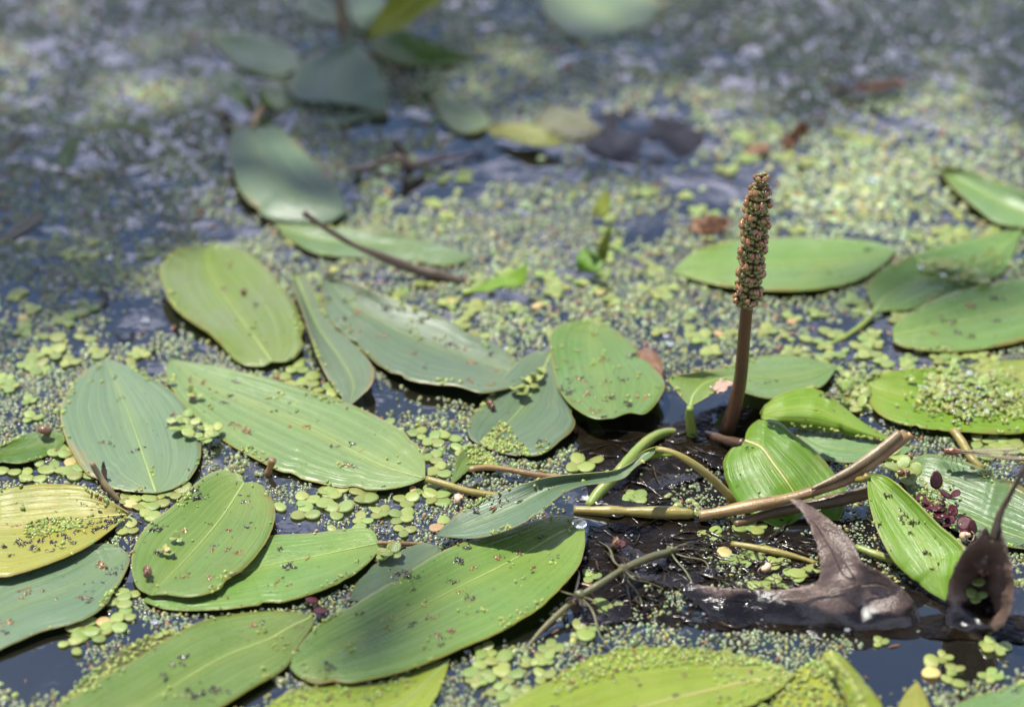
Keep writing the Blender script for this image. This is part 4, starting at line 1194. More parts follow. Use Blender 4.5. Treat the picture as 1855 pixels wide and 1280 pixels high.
def shell_mesh(turns=3.2, seg=12, n=64, flat=False):
    V, F = [], []
    for i in range(n):
        s = i / (n - 1)
        th = s * turns * 2 * PI
        g = math.exp(1.05 * (s * turns - turns))
        R = 0.52 * g; r = 0.50 * g
        zc = (1 - g) * (1.25 if not flat else .35)
        c = np.array([R * math.cos(th), R * math.sin(th), zc])
        er = np.array([math.cos(th), math.sin(th), 0]); ez = np.array([0, 0, 1.0])
        for k in range(seg):
            a = 2 * PI * k / seg
            V.append(c + r * (math.cos(a) * er + 1.12 * math.sin(a) * ez))
    for i in range(n - 1):
        for k in range(seg):
            F.append((i * seg + k, (i + 1) * seg + k, (i + 1) * seg + (k + 1) % seg, i * seg + (k + 1) % seg))
    F.append(tuple(range(seg)))
    F.append(tuple((n - 1) * seg + k for k in range(seg))[::-1])
    return mesh_from(V, F)


sh_tall, sh_flat = shell_mesh(), shell_mesh(2.6, flat=True)
ring = catmull3([(0.52 + .5 * math.cos(a), 0.02, .56 * math.sin(a)) for a in np.linspace(0, 2 * PI, 14)], 30)
lipV, lipF = tube_geo(ring, .06, 6, cap=False)
lip_me = mesh_from(lipV, lipF)


def snail(label, px, py, z, r, mat, rot, flat=False, cat='snail'):
    c = px_path([(px, py, z)])[0]
    root = empty('snail_shell', c, label, cat, 'snail shells among the leaves')
    o = new_obj('shell', (sh_flat if flat else sh_tall).copy(), M[mat], root)
    o2 = new_obj('lip', lip_me.copy(), M[mat], root)
    for q in (o, o2):
        q.scale = (r * 1e-3,) * 3
        q.rotation_euler = rot
        q.location = (0, 0, r * .55e-3)


snail('glossy brown snail shell near the rim of the rounded notched leaf', 262, 1043, 3.2, 2.6, 'snail', (1.1, .5, .6))
snail('round brown snail shell on the dark green leaf at the picture edge', 79, 787, 2.6, 3.0, 'snail', (.5, .3, 2.4), True)
snail('dark snail shell on the half-hidden blue-green leaf', 886, 741, 1.6, 2.2, 'snail', (1.2, .2, 1.0))
snail('cream snail shell beside the tip of the curling leaf', 832, 908, .5, 2.3, 'snail_pale', (.4, .4, 1.0), True)
snail('cream shell among duckweed under the stems, by the oak leaf', 1386, 1036, 1.0, 2.4, 'snail_pale', (.3, .5, 3.5), True)
snail('pale ring-shaped shell at the end of the red fronds', 1750, 978, 5.0, 2.7, 'snail_pale', (-.5, .2, .3), True)
snail('brown snail shell inside the curled dead leaf', 1785, 1045, 9.5, 3.0, 'snail', (1.0, .6, 2.0))
snail('brown snail shell at the tilted pointed leaf base', 1636, 868, 7.0, 2.6, 'snail', (1.3, .5, 2.2))
snail('tiny dark snail shell under the cut stem end', 1649, 829, 7.5, 1.6, 'snail', (.6, .2, 1.3), True)
snail('dark snail on the clear patch left of the half sunk waterweed', 1040, 1092, 4.0, 1.6, 'snail', (.6, .2, 1.3), True)
snail('rosy snail shell in the dark water behind the waterweed', 1110, 992, 1.0, 2.8, 'snail', (.8, .5, .3))
snail('small dark snail on the cupped leaf', 441, 531, 2.6, 1.7, 'snail', (.6, .3, 1.3), True)

# ------------------------------------------------------------------ greater duckweed


def frond_mesh(seed, flatness=0.07):
    r = np.random.default_rng(seed)
    nr, ns = 4, 16
    asp = r.uniform(.78, .95)
    ph = r.random(3) * 6.28
    V = [(0.5, 0, .06)]; UV = [(.5, 0)]
    for i in range(1, nr + 1):
        q = i / nr
        for j in range(ns):
            a = 2 * PI * j / ns
            k = 1 + .05 * math.sin(2 * a + ph[0]) + .035 * math.sin(3 * a + ph[1])
            x = .5 + .5 * q * k * math.cos(a); y = .5 * asp * q * k * math.sin(a)
            z = flatness * (1 - q ** 2.2) + .03 * math.sin(2 * a + ph[2]) * q * q + (.035 * q ** 6)
            V.append((x, y, z)); UV.append((min(1, math.hypot(x, y)), q))
    F = [(0, 1 + j, 1 + (j + 1) % ns) for j in range(ns)]
    for i in range(nr - 1):
        for j in range(ns):
            a = 1 + i * ns
            F.append((a + j, a + ns + j, a + ns + (j + 1) % ns, a + (j + 1) % ns))
    # underside rim
    o = len(V); a = 1 + (nr - 1) * ns
    for j in range(ns):
        x, y, z = V[a + j]
        V.append((.5 + (x - .5) * .96, y * .96, z - .09)); UV.append(UV[a + j])
    for j in range(ns):
        F.append((a + j, o + j, o + (j + 1) % ns, a + (j + 1) % ns))
    return mesh_from(V, F, uvs=UV)


FM = [frond_mesh(s) for s in range(6)]
FMY = [frond_mesh(s + 20) for s in range(2)]
for m_ in FM: m_.materials.append(M['frond'])
for m_ in FMY: m_.materials.append(M['frond_yel'])
ROS = []     # (x, y, r)
GDG = 'greater duckweed rosettes'
NUMW = {1: 'single', 2: 'two-lobed', 3: 'three-lobed', 4: 'four-lobed', 5: 'five-lobed'}


ROSOBJ = []


def rosette(pos, size, n=None, tilt=0.0, where=None, nrm=None, fade=None):
    n = n or random.choice([2, 3, 3, 3, 4])
    if where is None:
        d = sorted((np.hypot(*(pos[:2] - c)), t) for t, c in LEAVES)
        where = 'between ' + d[0][1] + ' and ' + d[1][1]
    yel = (random.random() < .05) if fade is None else fade
    lab = f"{NUMW[n]} {'yellowed' if yel else 'green'} duckweed {'frond' if n == 1 else 'rosette'} {where}"
    root = empty('duckweed_rosette', pos, lab, 'duckweed', GDG)
    ROSOBJ.append(root)
    a0 = random.random() * 2 * PI
    rt = Matrix.Identity(4)
    if nrm is not None:
        rt = Vector(nrm).to_track_quat('Z', 'Y').to_matrix().to_4x4()
    for k in range(n):
        fm = random.choice(FMY if (yel and k == 0) else FM)
        o = new_obj('frond', fm, None, root)
        s = size * random.uniform(.72, 1.08) * (1 if n > 1 else 1.1)
        a = a0 + k * 2 * PI / max(n, 2) + random.gauss(0, .18)
        lift = random.gauss(0, .07 + tilt)
        o.matrix_basis = rt @ Matrix.Rotation(a, 4, 'Z') @ Matrix.Rotation(-abs(lift), 4, 'Y') @ Matrix.Rotation(random.gauss(0, .05 + tilt * .6), 4, 'X') @ Matrix.Translation((-0.0002, 0, (.00015 if k % 2 else .0003))) @ Matrix.Scale(s, 4)
    if nrm is None:
        ROS.append((pos[0], pos[1], size * 1.0))
    return root


def free(x, y, margin=0.0):
    X, Y = np.array([x]), np.array([y])
    for f in FOOT:
        if in_poly(X, Y, f)[0]: return False
    for (a, b, r) in ROS:
        if (a - x) ** 2 + (b - y) ** 2 < (0.78 * (r + margin)) ** 2: return False
    return True


def at2(px, py, z=.0002):
    return at(np.array([px]), np.array([py]), z)[0]


# ones that can be picked out in the sharp zone
HAND = [(607, 886, 4), (663, 895, 3), (555, 906, 3), (552, 930, 3), (515, 925, 1), (595, 903, 2), (612, 926, 3), (656, 942, 3), (690, 928, 4), (728, 936, 4), (733, 962, 3), (736, 906, 3), (790, 902, 4), (797, 852, 3), (785, 830, 3),
        (760, 786, 3), (785, 797, 3), (815, 792, 2), (700, 1000, 3), (800, 950, 2), (640, 965, 2), (668, 905, 1),
        (232, 905, 3), (250, 915, 2), (262, 922, 3), (285, 905, 3), (317, 893, 3), (232, 958, 3), (263, 935, 1), (115, 818, 4), (75, 845, 2), (45, 862, 2), (100, 850, 3), (130, 845, 3), (150, 862, 2), (15, 855, 2), (60, 868, 2), (128, 828, 2),
        (215, 1090, 3), (225, 1115, 3), (205, 1130, 3), (150, 1140, 4), (125, 1165, 2), (175, 1125, 2), (135, 1175, 1), (235, 1075, 2), (185, 1150, 2),
        (1048, 842, 3), (1148, 900, 4), (1068, 838, 1), (1290, 968, 3), (1370, 1000, 3), (1320, 1010, 3), (1405, 1020, 3), (1445, 1040, 3), (1460, 1035, 2), (1380, 1060, 3), (1345, 1015, 3), (1410, 1058, 2),
        (1350, 950, 4), (1370, 955, 3), (1545, 545, 3), (1560, 695, 4), (1575, 640, 3), (1660, 625, 2), (1600, 655, 3),
        (1560, 735, 3), (1700, 650, 3), (880, 1180, 4), (905, 1200, 3), (920, 1225, 3), (870, 1215, 3), (1065, 1140, 3), (1100, 1100, 3), (1310, 1190, 3), (1160, 1195, 2), (1070, 1045, 3),
        (1725, 1235, 2), (1690, 1210, 2), (1825, 940, 3), (1840, 930, 3), (1830, 900, 3), (1800, 800, 3), (1825, 805, 3), (1790, 820, 4), (1845, 815, 3), (1810, 770, 2), (1770, 800, 2),
        (50, 660, 3), (70, 665, 4), (100, 640, 3), (125, 655, 3), (40, 600, 3), (120, 580, 3), (90, 610, 2), (60, 560, 3), (155, 560, 3), (250, 640, 5), (240, 660, 2), (180, 640, 3),
        (540, 668, 3), (560, 690, 3), (520, 690, 2), (585, 705, 2), (600, 720, 3), (835, 815, 3), (700, 770, 3)]
for hx, hy, hn in HAND:
    p = at2(hx, hy)
    rosette(p, random.uniform(.0048, .0062), hn)
# scattered ones, denser where the photograph shows them
ZONES = [  # px box, count, size range (mm)
    (700, 480, 1220, 660, 34, (3.8, 5.4)), (1000, 330, 1230, 480, 8, (3.8, 5.2)), (1230, 560, 1560, 660, 14, (3.8, 5.2)), (1200, 230, 1640, 430, 16, (4, 5.6)), (1640, 300, 1855, 440, 10, (4, 5.4)),
    (0, 420, 290, 640, 9, (3.6, 5)), (560, 240, 1000, 400, 7, (3.8, 5.2)), (0, 640, 120, 780, 5, (3.6, 5)), (1600, 640, 1855, 680, 8, (3.6, 5)), (850, 1170, 1000, 1280, 10, (3.6, 5)), (1590, 1160, 1855, 1280, 6, (3.6, 4.6)),
    (1420, 560, 1640, 700, 14, (3.8, 5.0)), (480, 870, 800, 970, 10, (3.0, 4.2)), (0, 790, 230, 900, 10, (3.2, 4.4))]
for (xa, ya, xb, yb, cnt, (sa, sb)) in ZONES:
    got = tries = 0
    while got < cnt and tries < cnt * 12:
        tries += 1
        p = at2(random.uniform(xa, xb), random.uniform(ya, yb))
        if fbm(np.array([p[0]]), np.array([p[1]]), .035, 71, 2)[0] < .45: continue
        if not free(p[0], p[1]): continue
        rosette(p, random.uniform(sa, sb) * 1e-3)
        got += 1

# heaps lying on leaves
def heap(key, where, n, urange, vrange, size, nmin=2, up=1.0):
    for i in range(n):
        u = random.uniform(*urange); v = random.uniform(*vrange)
        p, nn = on_blade(key, u, v)
        rosette(p + np.array([0, 0, (.0006 + up * .0022 * random.random())]), size * random.uniform(.8, 1.2), random.choice([2, 3, 3, 4]), tilt=.3, where=where, nrm=nn)


def heap_px(where, spots, size, z, tilt=.25, fade=None):
    for (x, y) in spots:
        p = px_path([(x, y, z + random.uniform(-.3, 1.2))])[0]
        rosette(p, size * random.uniform(.8, 1.15), random.choice([2, 3, 3]), tilt=tilt, where=where, nrm=(random.gauss(0, .12), random.gauss(0, .12) - .05, 1), fade=fade)


heap_px('in the cluster on the edge of the broad oval leaf', [(317, 765), (330, 778), (345, 768), (352, 788), (372, 776), (388, 780), (375, 795), (335, 755)], .0043, 2.7, .2)
heap_px('piled on the duckweed-heaped leaf', [(1695, 690), (1712, 678), (1735, 690), (1752, 705), (1775, 695), (1790, 715), (1760, 730), (1735, 740), (1720, 720), (1800, 735), (1778, 750), (1700, 712), (1745, 752), (1822, 720)], .0046, 2.6, .3)
heap_px('in the wet clump beside the spike leaf tip', [(1530, 690), (1545, 702), (1560, 715), (1540, 722), (1553, 738), (1525, 708)], .0044, 1.5, .35)
heap_px('lying on the clump-topped leaf', [(1680, 482), (1705, 478), (1722, 488), (1760, 495), (1740, 505), (1775, 508)], .005, 2.2, .25)
heap_px('in the tuft between the blue-green leaf and the scalloped leaf', [(940, 705), (955, 695), (968, 688), (948, 712), (980, 680)], .0042, 3.5, .4)
heap_px('on the ribbed leaf above the red fronds', [(1655, 862), (1620, 838), (1612, 826), (1630, 850)], .0062, 6.5, .25, False)
heap_px('floating inside the curled dead leaf', [(1768, 1080), (1760, 1052)], .0042, 7.5, .1, False)
heap_px('tucked at the base of the smooth pointed leaf', [(703, 996), (695, 1008), (712, 1002)], .004, 1.7, .3)
heap_px('on the rounded notched leaf', [(298, 996), (310, 1003), (320, 975)], .0028, 3.2, .3)
heap_px('on the shoulder of the long pale leaf', [(348, 712), (355, 718), (306, 690)], .0036, 2.6, .3)

# red fronds washed against the tilted pointed leaf
RF = [(1700, 885, 9, 6.2, 1.0), (1722, 898, 8, 5.0, .5), (1690, 912, 7, 6, .15), (1675, 905, 7, 4.4, -.2), (1705, 928, 7, 5, .1), (1690, 930, 6.5, 4, 0), (1712, 912, 8, 3.6, .5), (1728, 935, 6.5, 4.2, .3), (1740, 958, 6, 5.6, .2), (1718, 948, 6, 4, 0), (1765, 968, 6, 5, .9), (1700, 945, 6, 3.4, .2), (1672, 920, 6.5, 3.6, .3)]
RLOOK = ['upright black-red', 'pointed dark red', 'broad maroon', 'small maroon', 'flat crimson', 'little crimson', 'rosy', 'brownish red', 'round deep red', 'narrow maroon', 'standing dark red', 'tiny crimson', 'folded maroon']
RM = []
for s in range(4):
    m_ = frond_mesh(s + 50, .03)
    m_.materials.append(M['maroon'])
    RM.append(m_)
for k, (x, y, z, sz, lift) in enumerate(RF):
    c = px_path([(x, y, z)])[0]
    root = empty('red_frond', c, f'{RLOOK[k]} frond in the red drift against the tilted pointed leaf', 'frond', 'red fronds in a drift')
    for q in range(2):
        o = new_obj('lobe', RM[(k + q) % 4], None, root)
        o.matrix_basis = Matrix.Rotation(random.random() * 6.28 if lift < .8 else 2.4, 4, 'Z') @ Matrix.Rotation(-lift - random.uniform(0, .3), 4, 'Y') @ Matrix.Scale(sz * 1e-3 * (1 if q == 0 else .7), 4)
for k, (x, y, z, sz, lb) in enumerate([(585, 1100, 2.2, 5, 'dark maroon frond caught between smooth pointed and foreground leaves'), (575, 1085, 2.0, 4, 'pink frond beside the dark maroon one near the largest leaf'), (1110, 990, 2, 4.5, 'maroon frond afloat in the dark water behind the waterweed')]):
    c = px_path([(x, y, z)])[0]
    root = empty('red_frond', c, lb, 'frond', 'loose red fronds')
    o = new_obj('lobe', RM[k], None, root)
    o.matrix_basis = Matrix.Rotation(random.random() * 6, 4, 'Z') @ Matrix.Rotation(-.3, 4, 'Y') @ Matrix.Scale(sz * 1e-3, 4)

# fallen leaf scraps
for k, (mt, pts, lb) in enumerate([
    ('orange', [(1245, 412, 2), (1262, 395, 5), (1295, 390, 7), (1322, 402, 5), (1310, 420, 2), (1275, 424, 1)], 'rusty brown leaf scrap floating left of the spike tip'),
    ('orange', [(1415, 262, 2), (1432, 240, 7), (1452, 222, 12), (1466, 232, 9), (1450, 252, 4), (1430, 270, 1)], 'rusty brown leaf scrap tilted up beyond the spike tip'),
    ('orange', [(1350, 268, 1), (1385, 262, 2), (1390, 272, 2), (1360, 280, 1)], 'small orange-brown flake beside the tilted scrap'),
    ('pink', [(1505, 160, 2), (1540, 156, 5), (1590, 146, 8), (1625, 142, 6), (1640, 152, 2), (1580, 166, 1)], 'pinkish leaf edge far back in the shaded duckweed'),
    ('orange', [(1150, 640, 3), (1175, 628, 5), (1196, 650, 5), (1200, 685, 4.5), (1180, 672, 4.6), (1165, 655, 4)], 'ragged brown decayed strip along the scalloped leaf'),
    ('pink', [(1288, 700, 14.6), (1302, 690, 15.4), (1322, 690, 16.6), (1316, 702, 16), (1300, 712, 15)], 'brown shrivelled edge on the curled leaf base by the spike'),
]):
    me = patch(pts, [], 4, .8, k, rag=2.4)
    c = np.mean([v.co for v in me.vertices], 0)
    root = empty('leaf_scrap', (c[0], c[1], 0), lb, 'leaf scrap', 'scraps of fallen leaves')
    o = child('flake', me, M[mt], root)
    sm = o.modifiers.new('thickness', 'SOLIDIFY'); sm.thickness = .0003

# ------------------------------------------------------------------ damselfly
df = empty('damselfly', px_path([(1716, 830, 5)])[0], 'bronze damselfly with clear folded wings standing on the ribbed leaf edge', 'damselfly')
dz = 11.5
A = lambda x, y, z=dz: px_path([(x, y, z)])[0]
child('head', lobes([(A(1710, 813), .0010, (.8, .9, .9)), (A(1708, 811.5, dz + .3), .0007, (1, 1, 1)), (A(1711.5, 814.5, dz), .0007, (1, 1, 1))], 3, 8, 12, .05), M['insect_dark'], df)
child('thorax', lobes([(A(1717, 817), .0011, (1.2, .9, 1)), (A(1726, 817.5), .0014, (1.7, .85, .95)), (A(1736, 817), .0011, (1.5, .8, .8))], 4, 8, 12, .08), M['insect'], df)
child('abdomen', tube(np.array([A(1738, 817.5), A(1770, 822), A(1810, 828), A(1850, 832), A(1880, 836)]), [.0006, .00045, .00045, .0006], 8, 30), M['insect'], df)
for (x0, y0, x1, y1, wd, nm) in ((1734, 815, 1852, 818, 4.2, 'wing'), (1734, 818, 1862, 830, 4.4, 'wing'), (1735, 816, 1845, 811, 3.4, 'wing')):
    n = 20
    V, F = [], []
    for i in range(n):
        s = i / (n - 1)
        hw = wd * (0.12 + .88 * min(1, s * 1.9) ** .8) * (1 - max(0, s - .82) ** 1.4 * 8) * 1.1
        hw = max(hw, .3)
        for sgn in (-1, 1):
            V.append(A(x0 + (x1 - x0) * s, y0 + (y1 - y0) * s + sgn * hw * .9, dz + .8 + sgn * .5 + (.4 if nm else 0)))
        if i: F.append((2 * i - 2, 2 * i - 1, 2 * i + 1, 2 * i))
    o = child(nm, mesh_from(V, F), M['wing'], df)
    sm = o.modifiers.new('thickness', 'SOLIDIFY'); sm.thickness = .00004
for (x0, x1, y1, z1) in ((1714, 1708, 826, 6.5), (1718, 1714, 832, 5.8), (1722, 1724, 840, 5.6), (1727, 1733, 838, 5.5), (1719, 1705, 831, 5.8), (1729, 1744, 842, 5.4)):
    child('leg', tube(np.array([A(x0, 819), A((x0 + x1) / 2 + 2, (819 + y1) / 2 - 3, dz - 1), A(x1, y1, z1)]), .00012, 5, 10), M['insect_dark'], df)

fly = empty('fly', px_path([(870, 280, .5)])[0], 'tiny dark fly resting on the blurred open water', 'fly')
child('body', lobes([(A(870, 277, 1.6), .0010, (1.5, .8, .8)), (A(866, 276, 1.8), .0007, (1, 1, 1)), (A(875, 278, 1.5), .0009, (1.5, .8, .7))], 5), M['insect_dark'], fly)
for k in range(6):
    a = k * PI / 3 + .3
    child('leg', tube(np.array([A(870, 277, 1.4), A(870 + 6 * math.cos(a), 278 + 3 * math.sin(a), 1.8), A(870 + 10 * math.cos(a), 280 + 5 * math.sin(a), .1)]), .00015, 4, 6), M['insect_dark'], fly)

# ------------------------------------------------------------------ sunken mud and roots around the spike foot, dark reflections painted alongside
DARKP = [[(1030, 772), (1090, 760), (1180, 752), (1212, 770), (1300, 740), (1345, 735), (1390, 760), (1350, 800), (1330, 850), (1335, 905), (1300, 960), (1330, 985), (1440, 965), (1500, 960), (1560, 940), (1640, 1010), (1700, 1080), (1700, 1120), (1560, 1140), (1400, 1146), (1250, 1142), (1150, 1130), (1090, 1150), (1040, 1120), (1030, 1060), (1060, 990), (1070, 920), (1050, 850), (1020, 810)],
        [(180, 520), (230, 500), (300, 545), (380, 620), (330, 650), (260, 640), (200, 600)],
        [(1040, 225), (1110, 205), (1190, 212), (1270, 238), (1262, 275), (1200, 300), (1120, 296), (1060, 270)],  # dark reflection on the far water, laid in as a near-black patch
        [(640, 280), (720, 255), (800, 290), (760, 320), (680, 330)],
        [(1700, 1115), (1860, 1120), (1900, 1165), (1700, 1160), (1500, 1156), (1420, 1148), (1560, 1138)]]
for k, poly in enumerate(DARKP):
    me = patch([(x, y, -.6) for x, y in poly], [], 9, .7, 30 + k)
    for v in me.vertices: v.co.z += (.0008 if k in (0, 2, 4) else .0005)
    tag(new_obj('mud_dark_reflection', me, M['mud_dark_reflection']), kind='stuff')
    if k != 0: continue

for k, (x, y, a, L, wd, lb) in enumerate([(1110, 905, .2, 60, 14, 'soaked dark leaf scrap under the curling leaf'), (1215, 870, -.3, 55, 12, 'soaked brown leaf scrap inside the arching petiole'), (1160, 1010, .4, 80, 16, 'soaked dark leaf scrap beside the waterweed joint'),
                                       (1235, 1045, -.1, 70, 15, 'soaked dark leaf scrap beside the oak leaf tip'), (1100, 1115, -.4, 60, 14, 'soaked leaf scrap in front of the waterweed'), (1290, 830, .6, 40, 12, 'soaked scrap between spike foot and petiole')]):
    pts = []
    for j in range(10):
        th = 2 * PI * j / 10
        rr = 1 + .25 * math.sin(3 * th + k)
        dx, dy = L * rr * math.cos(th), wd * rr * math.sin(th)
        pts.append((x + dx * math.cos(a) - dy * math.sin(a), y + .6 * dx * math.sin(a) + dy * math.cos(a), 1.0 + .6 * math.sin(2 * th + k)))
    me = patch(pts, [], 5, .5, 60 + k, rag=1.8)
    c = np.mean([v.co for v in me.vertices], 0)
    root = empty('leaf_scrap', (c[0], c[1], 0), lb, 'leaf scrap', 'soaked scraps in the dark water')
    o = child('flake', me, M['oak'], root)
    sm = o.modifiers.new('thickness', 'SOLIDIFY'); sm.thickness = .0003

V, F = [], []
for k in range(620):
    if k < 420:
        x, y = random.uniform(1040, 1520), random.uniform(780, 1130)
    else:
        x, y = random.uniform(1200, 1480), random.uniform(960, 1070)
    if not in_poly(np.array([x]), np.array([y]), DARKP[0])[0]: continue
    a = random.gauss(-.25, .5); L = random.uniform(25, 90)
    z = random.uniform(-.3, 1.1)
    P = px_path([(x, y, z), (x + L * .4 * math.cos(a), y - L * .25 * math.sin(a) + random.gauss(0, 5), z + random.uniform(-.2, .9)), (x + L * math.cos(a), y - L * .6 * math.sin(a) + random.gauss(0, 8), random.uniform(-.4, .4))])
    v, f = tube_geo(catmull3(P, 9), [random.choice([.08e-3, .12e-3, .16e-3, .3e-3, .55e-3]) * random.uniform(.8, 1.3), .08e-3], 5)
    o = len(V); V += v; F += [tuple(o + i for i in q) for q in f]
tag(new_obj('roots', mesh_from(V, F), M['root']), 'tangle of fine dark roots in the muddy water', kind='stuff')

# ------------------------------------------------------------------ small duckweed (uncountable)
# grain: a flattened oval dome
ns = 6
ang = np.arange(ns) * 2 * PI / ns
G_V = np.vstack([np.stack([np.cos(ang), .64 * np.sin(ang), np.full(ns, -.18)], 1), np.stack([.72 * np.cos(ang), .46 * np.sin(ang), np.full(ns, .30)], 1), [[0, 0, .42]]])
G_F = []
for j in range(ns):
    j2 = (j + 1) % ns
    G_F += [(j, j2, ns + j2), (j, ns + j2, ns + j), (ns + j, ns + j2, 2 * ns)]
G_F = np.array(G_F)


def grains(name, pos, size, tint, nrm=None, mat='duck', flake=False):
    N = len(pos)
    th = rng.random(N) * 2 * PI
    c, s = np.cos(th), np.sin(th)
    g = G_V[None] * np.ones((N, 1, 1))
    if flake:       # thin, ragged, drawn-out bits
        g = g * np.stack([rng.uniform(.7, 2.6, N), rng.uniform(.5, 1.2, N), rng.uniform(.25, .6, N)], 1)[:, None, :] * rng.uniform(.6, 1.4, (N, G_V.shape[0], 1))
    X = g[..., 0] * c[:, None] - g[..., 1] * s[:, None]
    Y = g[..., 0] * s[:, None] + g[..., 1] * c[:, None]
    tl = rng.normal(0, .12, (N, 2))
    Z = g[..., 2] + X * tl[:, :1] + Y * tl[:, 1:]
    W = np.stack([X, Y, Z], 2) * size[:, None, None] + pos[:, None, :]
    nv = G_V.shape[0]
    V = W.reshape(-1, 3).astype(np.float32)
    F = (G_F[None] + (np.arange(N) * nv)[:, None, None]).reshape(-1, 3).astype(np.int32)
    me = bpy.data.meshes.new(name)
    me.vertices.add(len(V)); me.vertices.foreach_set('co', V.ravel())
    me.loops.add(F.size); me.loops.foreach_set('vertex_index', F.ravel())
    me.polygons.add(len(F))
    me.polygons.foreach_set('loop_start', np.arange(0, F.size, 3, dtype=np.int32))
    me.polygons.foreach_set('loop_total', np.full(len(F), 3, dtype=np.int32))
    me.polygons.foreach_set('use_smooth', np.ones(len(F), bool))
    at_ = me.attributes.new('tint', 'FLOAT_COLOR', 'POINT')
    col = np.concatenate([np.repeat(tint, nv, 0), np.ones((N * nv, 1))], 1).astype(np.float32)
    at_.data.foreach_set('color', col.ravel())
    me.update(calc_edges=True)
    return tag(new_obj(name, me, M[mat]), kind='stuff')


def tints(n, base=(0.185, 0.222, 0.122), var=.36, yellow=.08, brown=.02):
    t = np.array(base)[None] * (1 + rng.normal(0, var, (n, 1)).clip(-.5, .8))
    t = t * (1 + rng.normal(0, .08, (n, 3)))
    r = rng.random(n)
    t[r < yellow] = np.array((.30, .30, .08)) * (1 + rng.normal(0, .15, (int((r < yellow).sum()), 1)))
    t[r > 1 - brown] = np.array((.22, .11, .05))
    return t.clip(.01, .9)


# open-water patches read off the photograph: (px, py, rx, ry, how open)
OPEN = [(50, 1205, 105, 62, 1.1), (230, 1140, 70, 40, .5), (530, 945, 48, 26, .8), (505, 865, 40, 14, .6), (680, 722, 42, 24, 1.0), (760, 735, 90, 22, .35), (1570, 612, 105, 42, 1.1), (1640, 645, 120, 22, .6), (1720, 1185, 150, 48, 1.1), (1600, 1200, 60, 60, 1),
        (900, 290, 150, 42, 1.0), (790, 330, 110, 40, .8), (1155, 255, 125, 48, 1.2), (1330, 340, 120, 50, .85), (1430, 390, 50, 30, .7), (1180, 420, 90, 30, .55), (700, 215, 80, 50, .6), (430, 420, 60, 14, .9), (250, 575, 80, 50, .8), (640, 300, 110, 45, .5), (1150, 850, 130, 90, 1.0),
        (1160, 985, 190, 80, .95), (1400, 1000, 110, 60, .9), (1300, 790, 90, 60, 1.2), (1340, 745, 60, 40, 1.2), (1110, 1080, 110, 50, .8), (1480, 1110, 260, 45, 1.3), (930, 1150, 60, 22, .9), (1010, 1150, 40, 25, .6), (1230, 750, 45, 40, 1.2), (1600, 760, 40, 15, .5), (1430, 560, 130, 30, .3), (1080, 540, 140, 40, .3), (1200, 480, 60, 50, .4), (760, 880, 50, 12, .3), (1700, 440, 60, 18, .6),
        (1830, 220, 90, 60, .5), (1300, 190, 120, 40, .4), (60, 420, 70, 20, .7), (200, 690, 50, 16, .6), (1650, 800, 40, 18, .6), (350, 1180, 60, 20, .3), (880, 1240, 70, 30, .35), (460, 1265, 60, 22, .6), (950, 640, 60, 22, .5), (1760, 1110, 130, 50, 1.2), (1310, 1130, 150, 30, .9), (1040, 760, 50, 40, .9)]
DENSE = [(930, 830, 90, 35, .8), (650, 920, 150, 45, .15), (1560, 370, 190, 75, .6), (1330, 1165, 220, 22, .9), (960, 1220, 90, 50, .2), (1180, 1130, 120, 25, .3), (1760, 770, 100, 60, .35), (1780, 1230, 90, 40, .3), (80, 850, 140, 40, .45), (100, 700, 120, 70, .25), (300, 120, 350, 150, .25), (1500, 120, 400, 120, .25), (1330, 1000, 45, 22, .7), (1240, 900, 28, 42, .9), (1220, 975, 40, 22, .5)]


def open_field(px, py):
    o = np.zeros(len(px))
    for (cx, cy, rx, ry, s) in OPEN:
        o = np.maximum(o, s * np.exp(-(((px - cx) / rx) ** 2 + ((py - cy) / ry) ** 2) ** 1.4 * .9))
    for (cx, cy, rx, ry, s) in DENSE:
        o = o - s * np.exp(-((px - cx) / rx) ** 2 - ((py - cy) / ry) ** 2)
    return o


def hexgrid(x0, x1, y0, y1, sp, jit):
    ny = int((y1 - y0) / (sp * .866)); nx = int((x1 - x0) / sp)
    i, j = np.meshgrid(np.arange(nx), np.arange(ny))
    x = x0 + (i + .5 * (j % 2)) * sp; y = y0 + j * sp * .866
    x = x.ravel() + rng.normal(0, jit * sp, x.size); y = y.ravel() + rng.normal(0, jit * sp, y.size)
    return x, y


def covered(x, y, feet=True):
    c = np.zeros(len(x), bool)
    for f in FOOT:
        c |= in_poly(x, y, f)
    return c


def off_rosettes(x, y):
    k = np.ones(len(x), bool)
    for (a, b, r) in ROS:
        idx = np.nonzero((np.abs(x - a) < r) & (np.abs(y - b) < r))[0]
        k[idx[((x[idx] - a) ** 2 + (y[idx] - b) ** 2) < (r * .8) ** 2]] = False
    return k


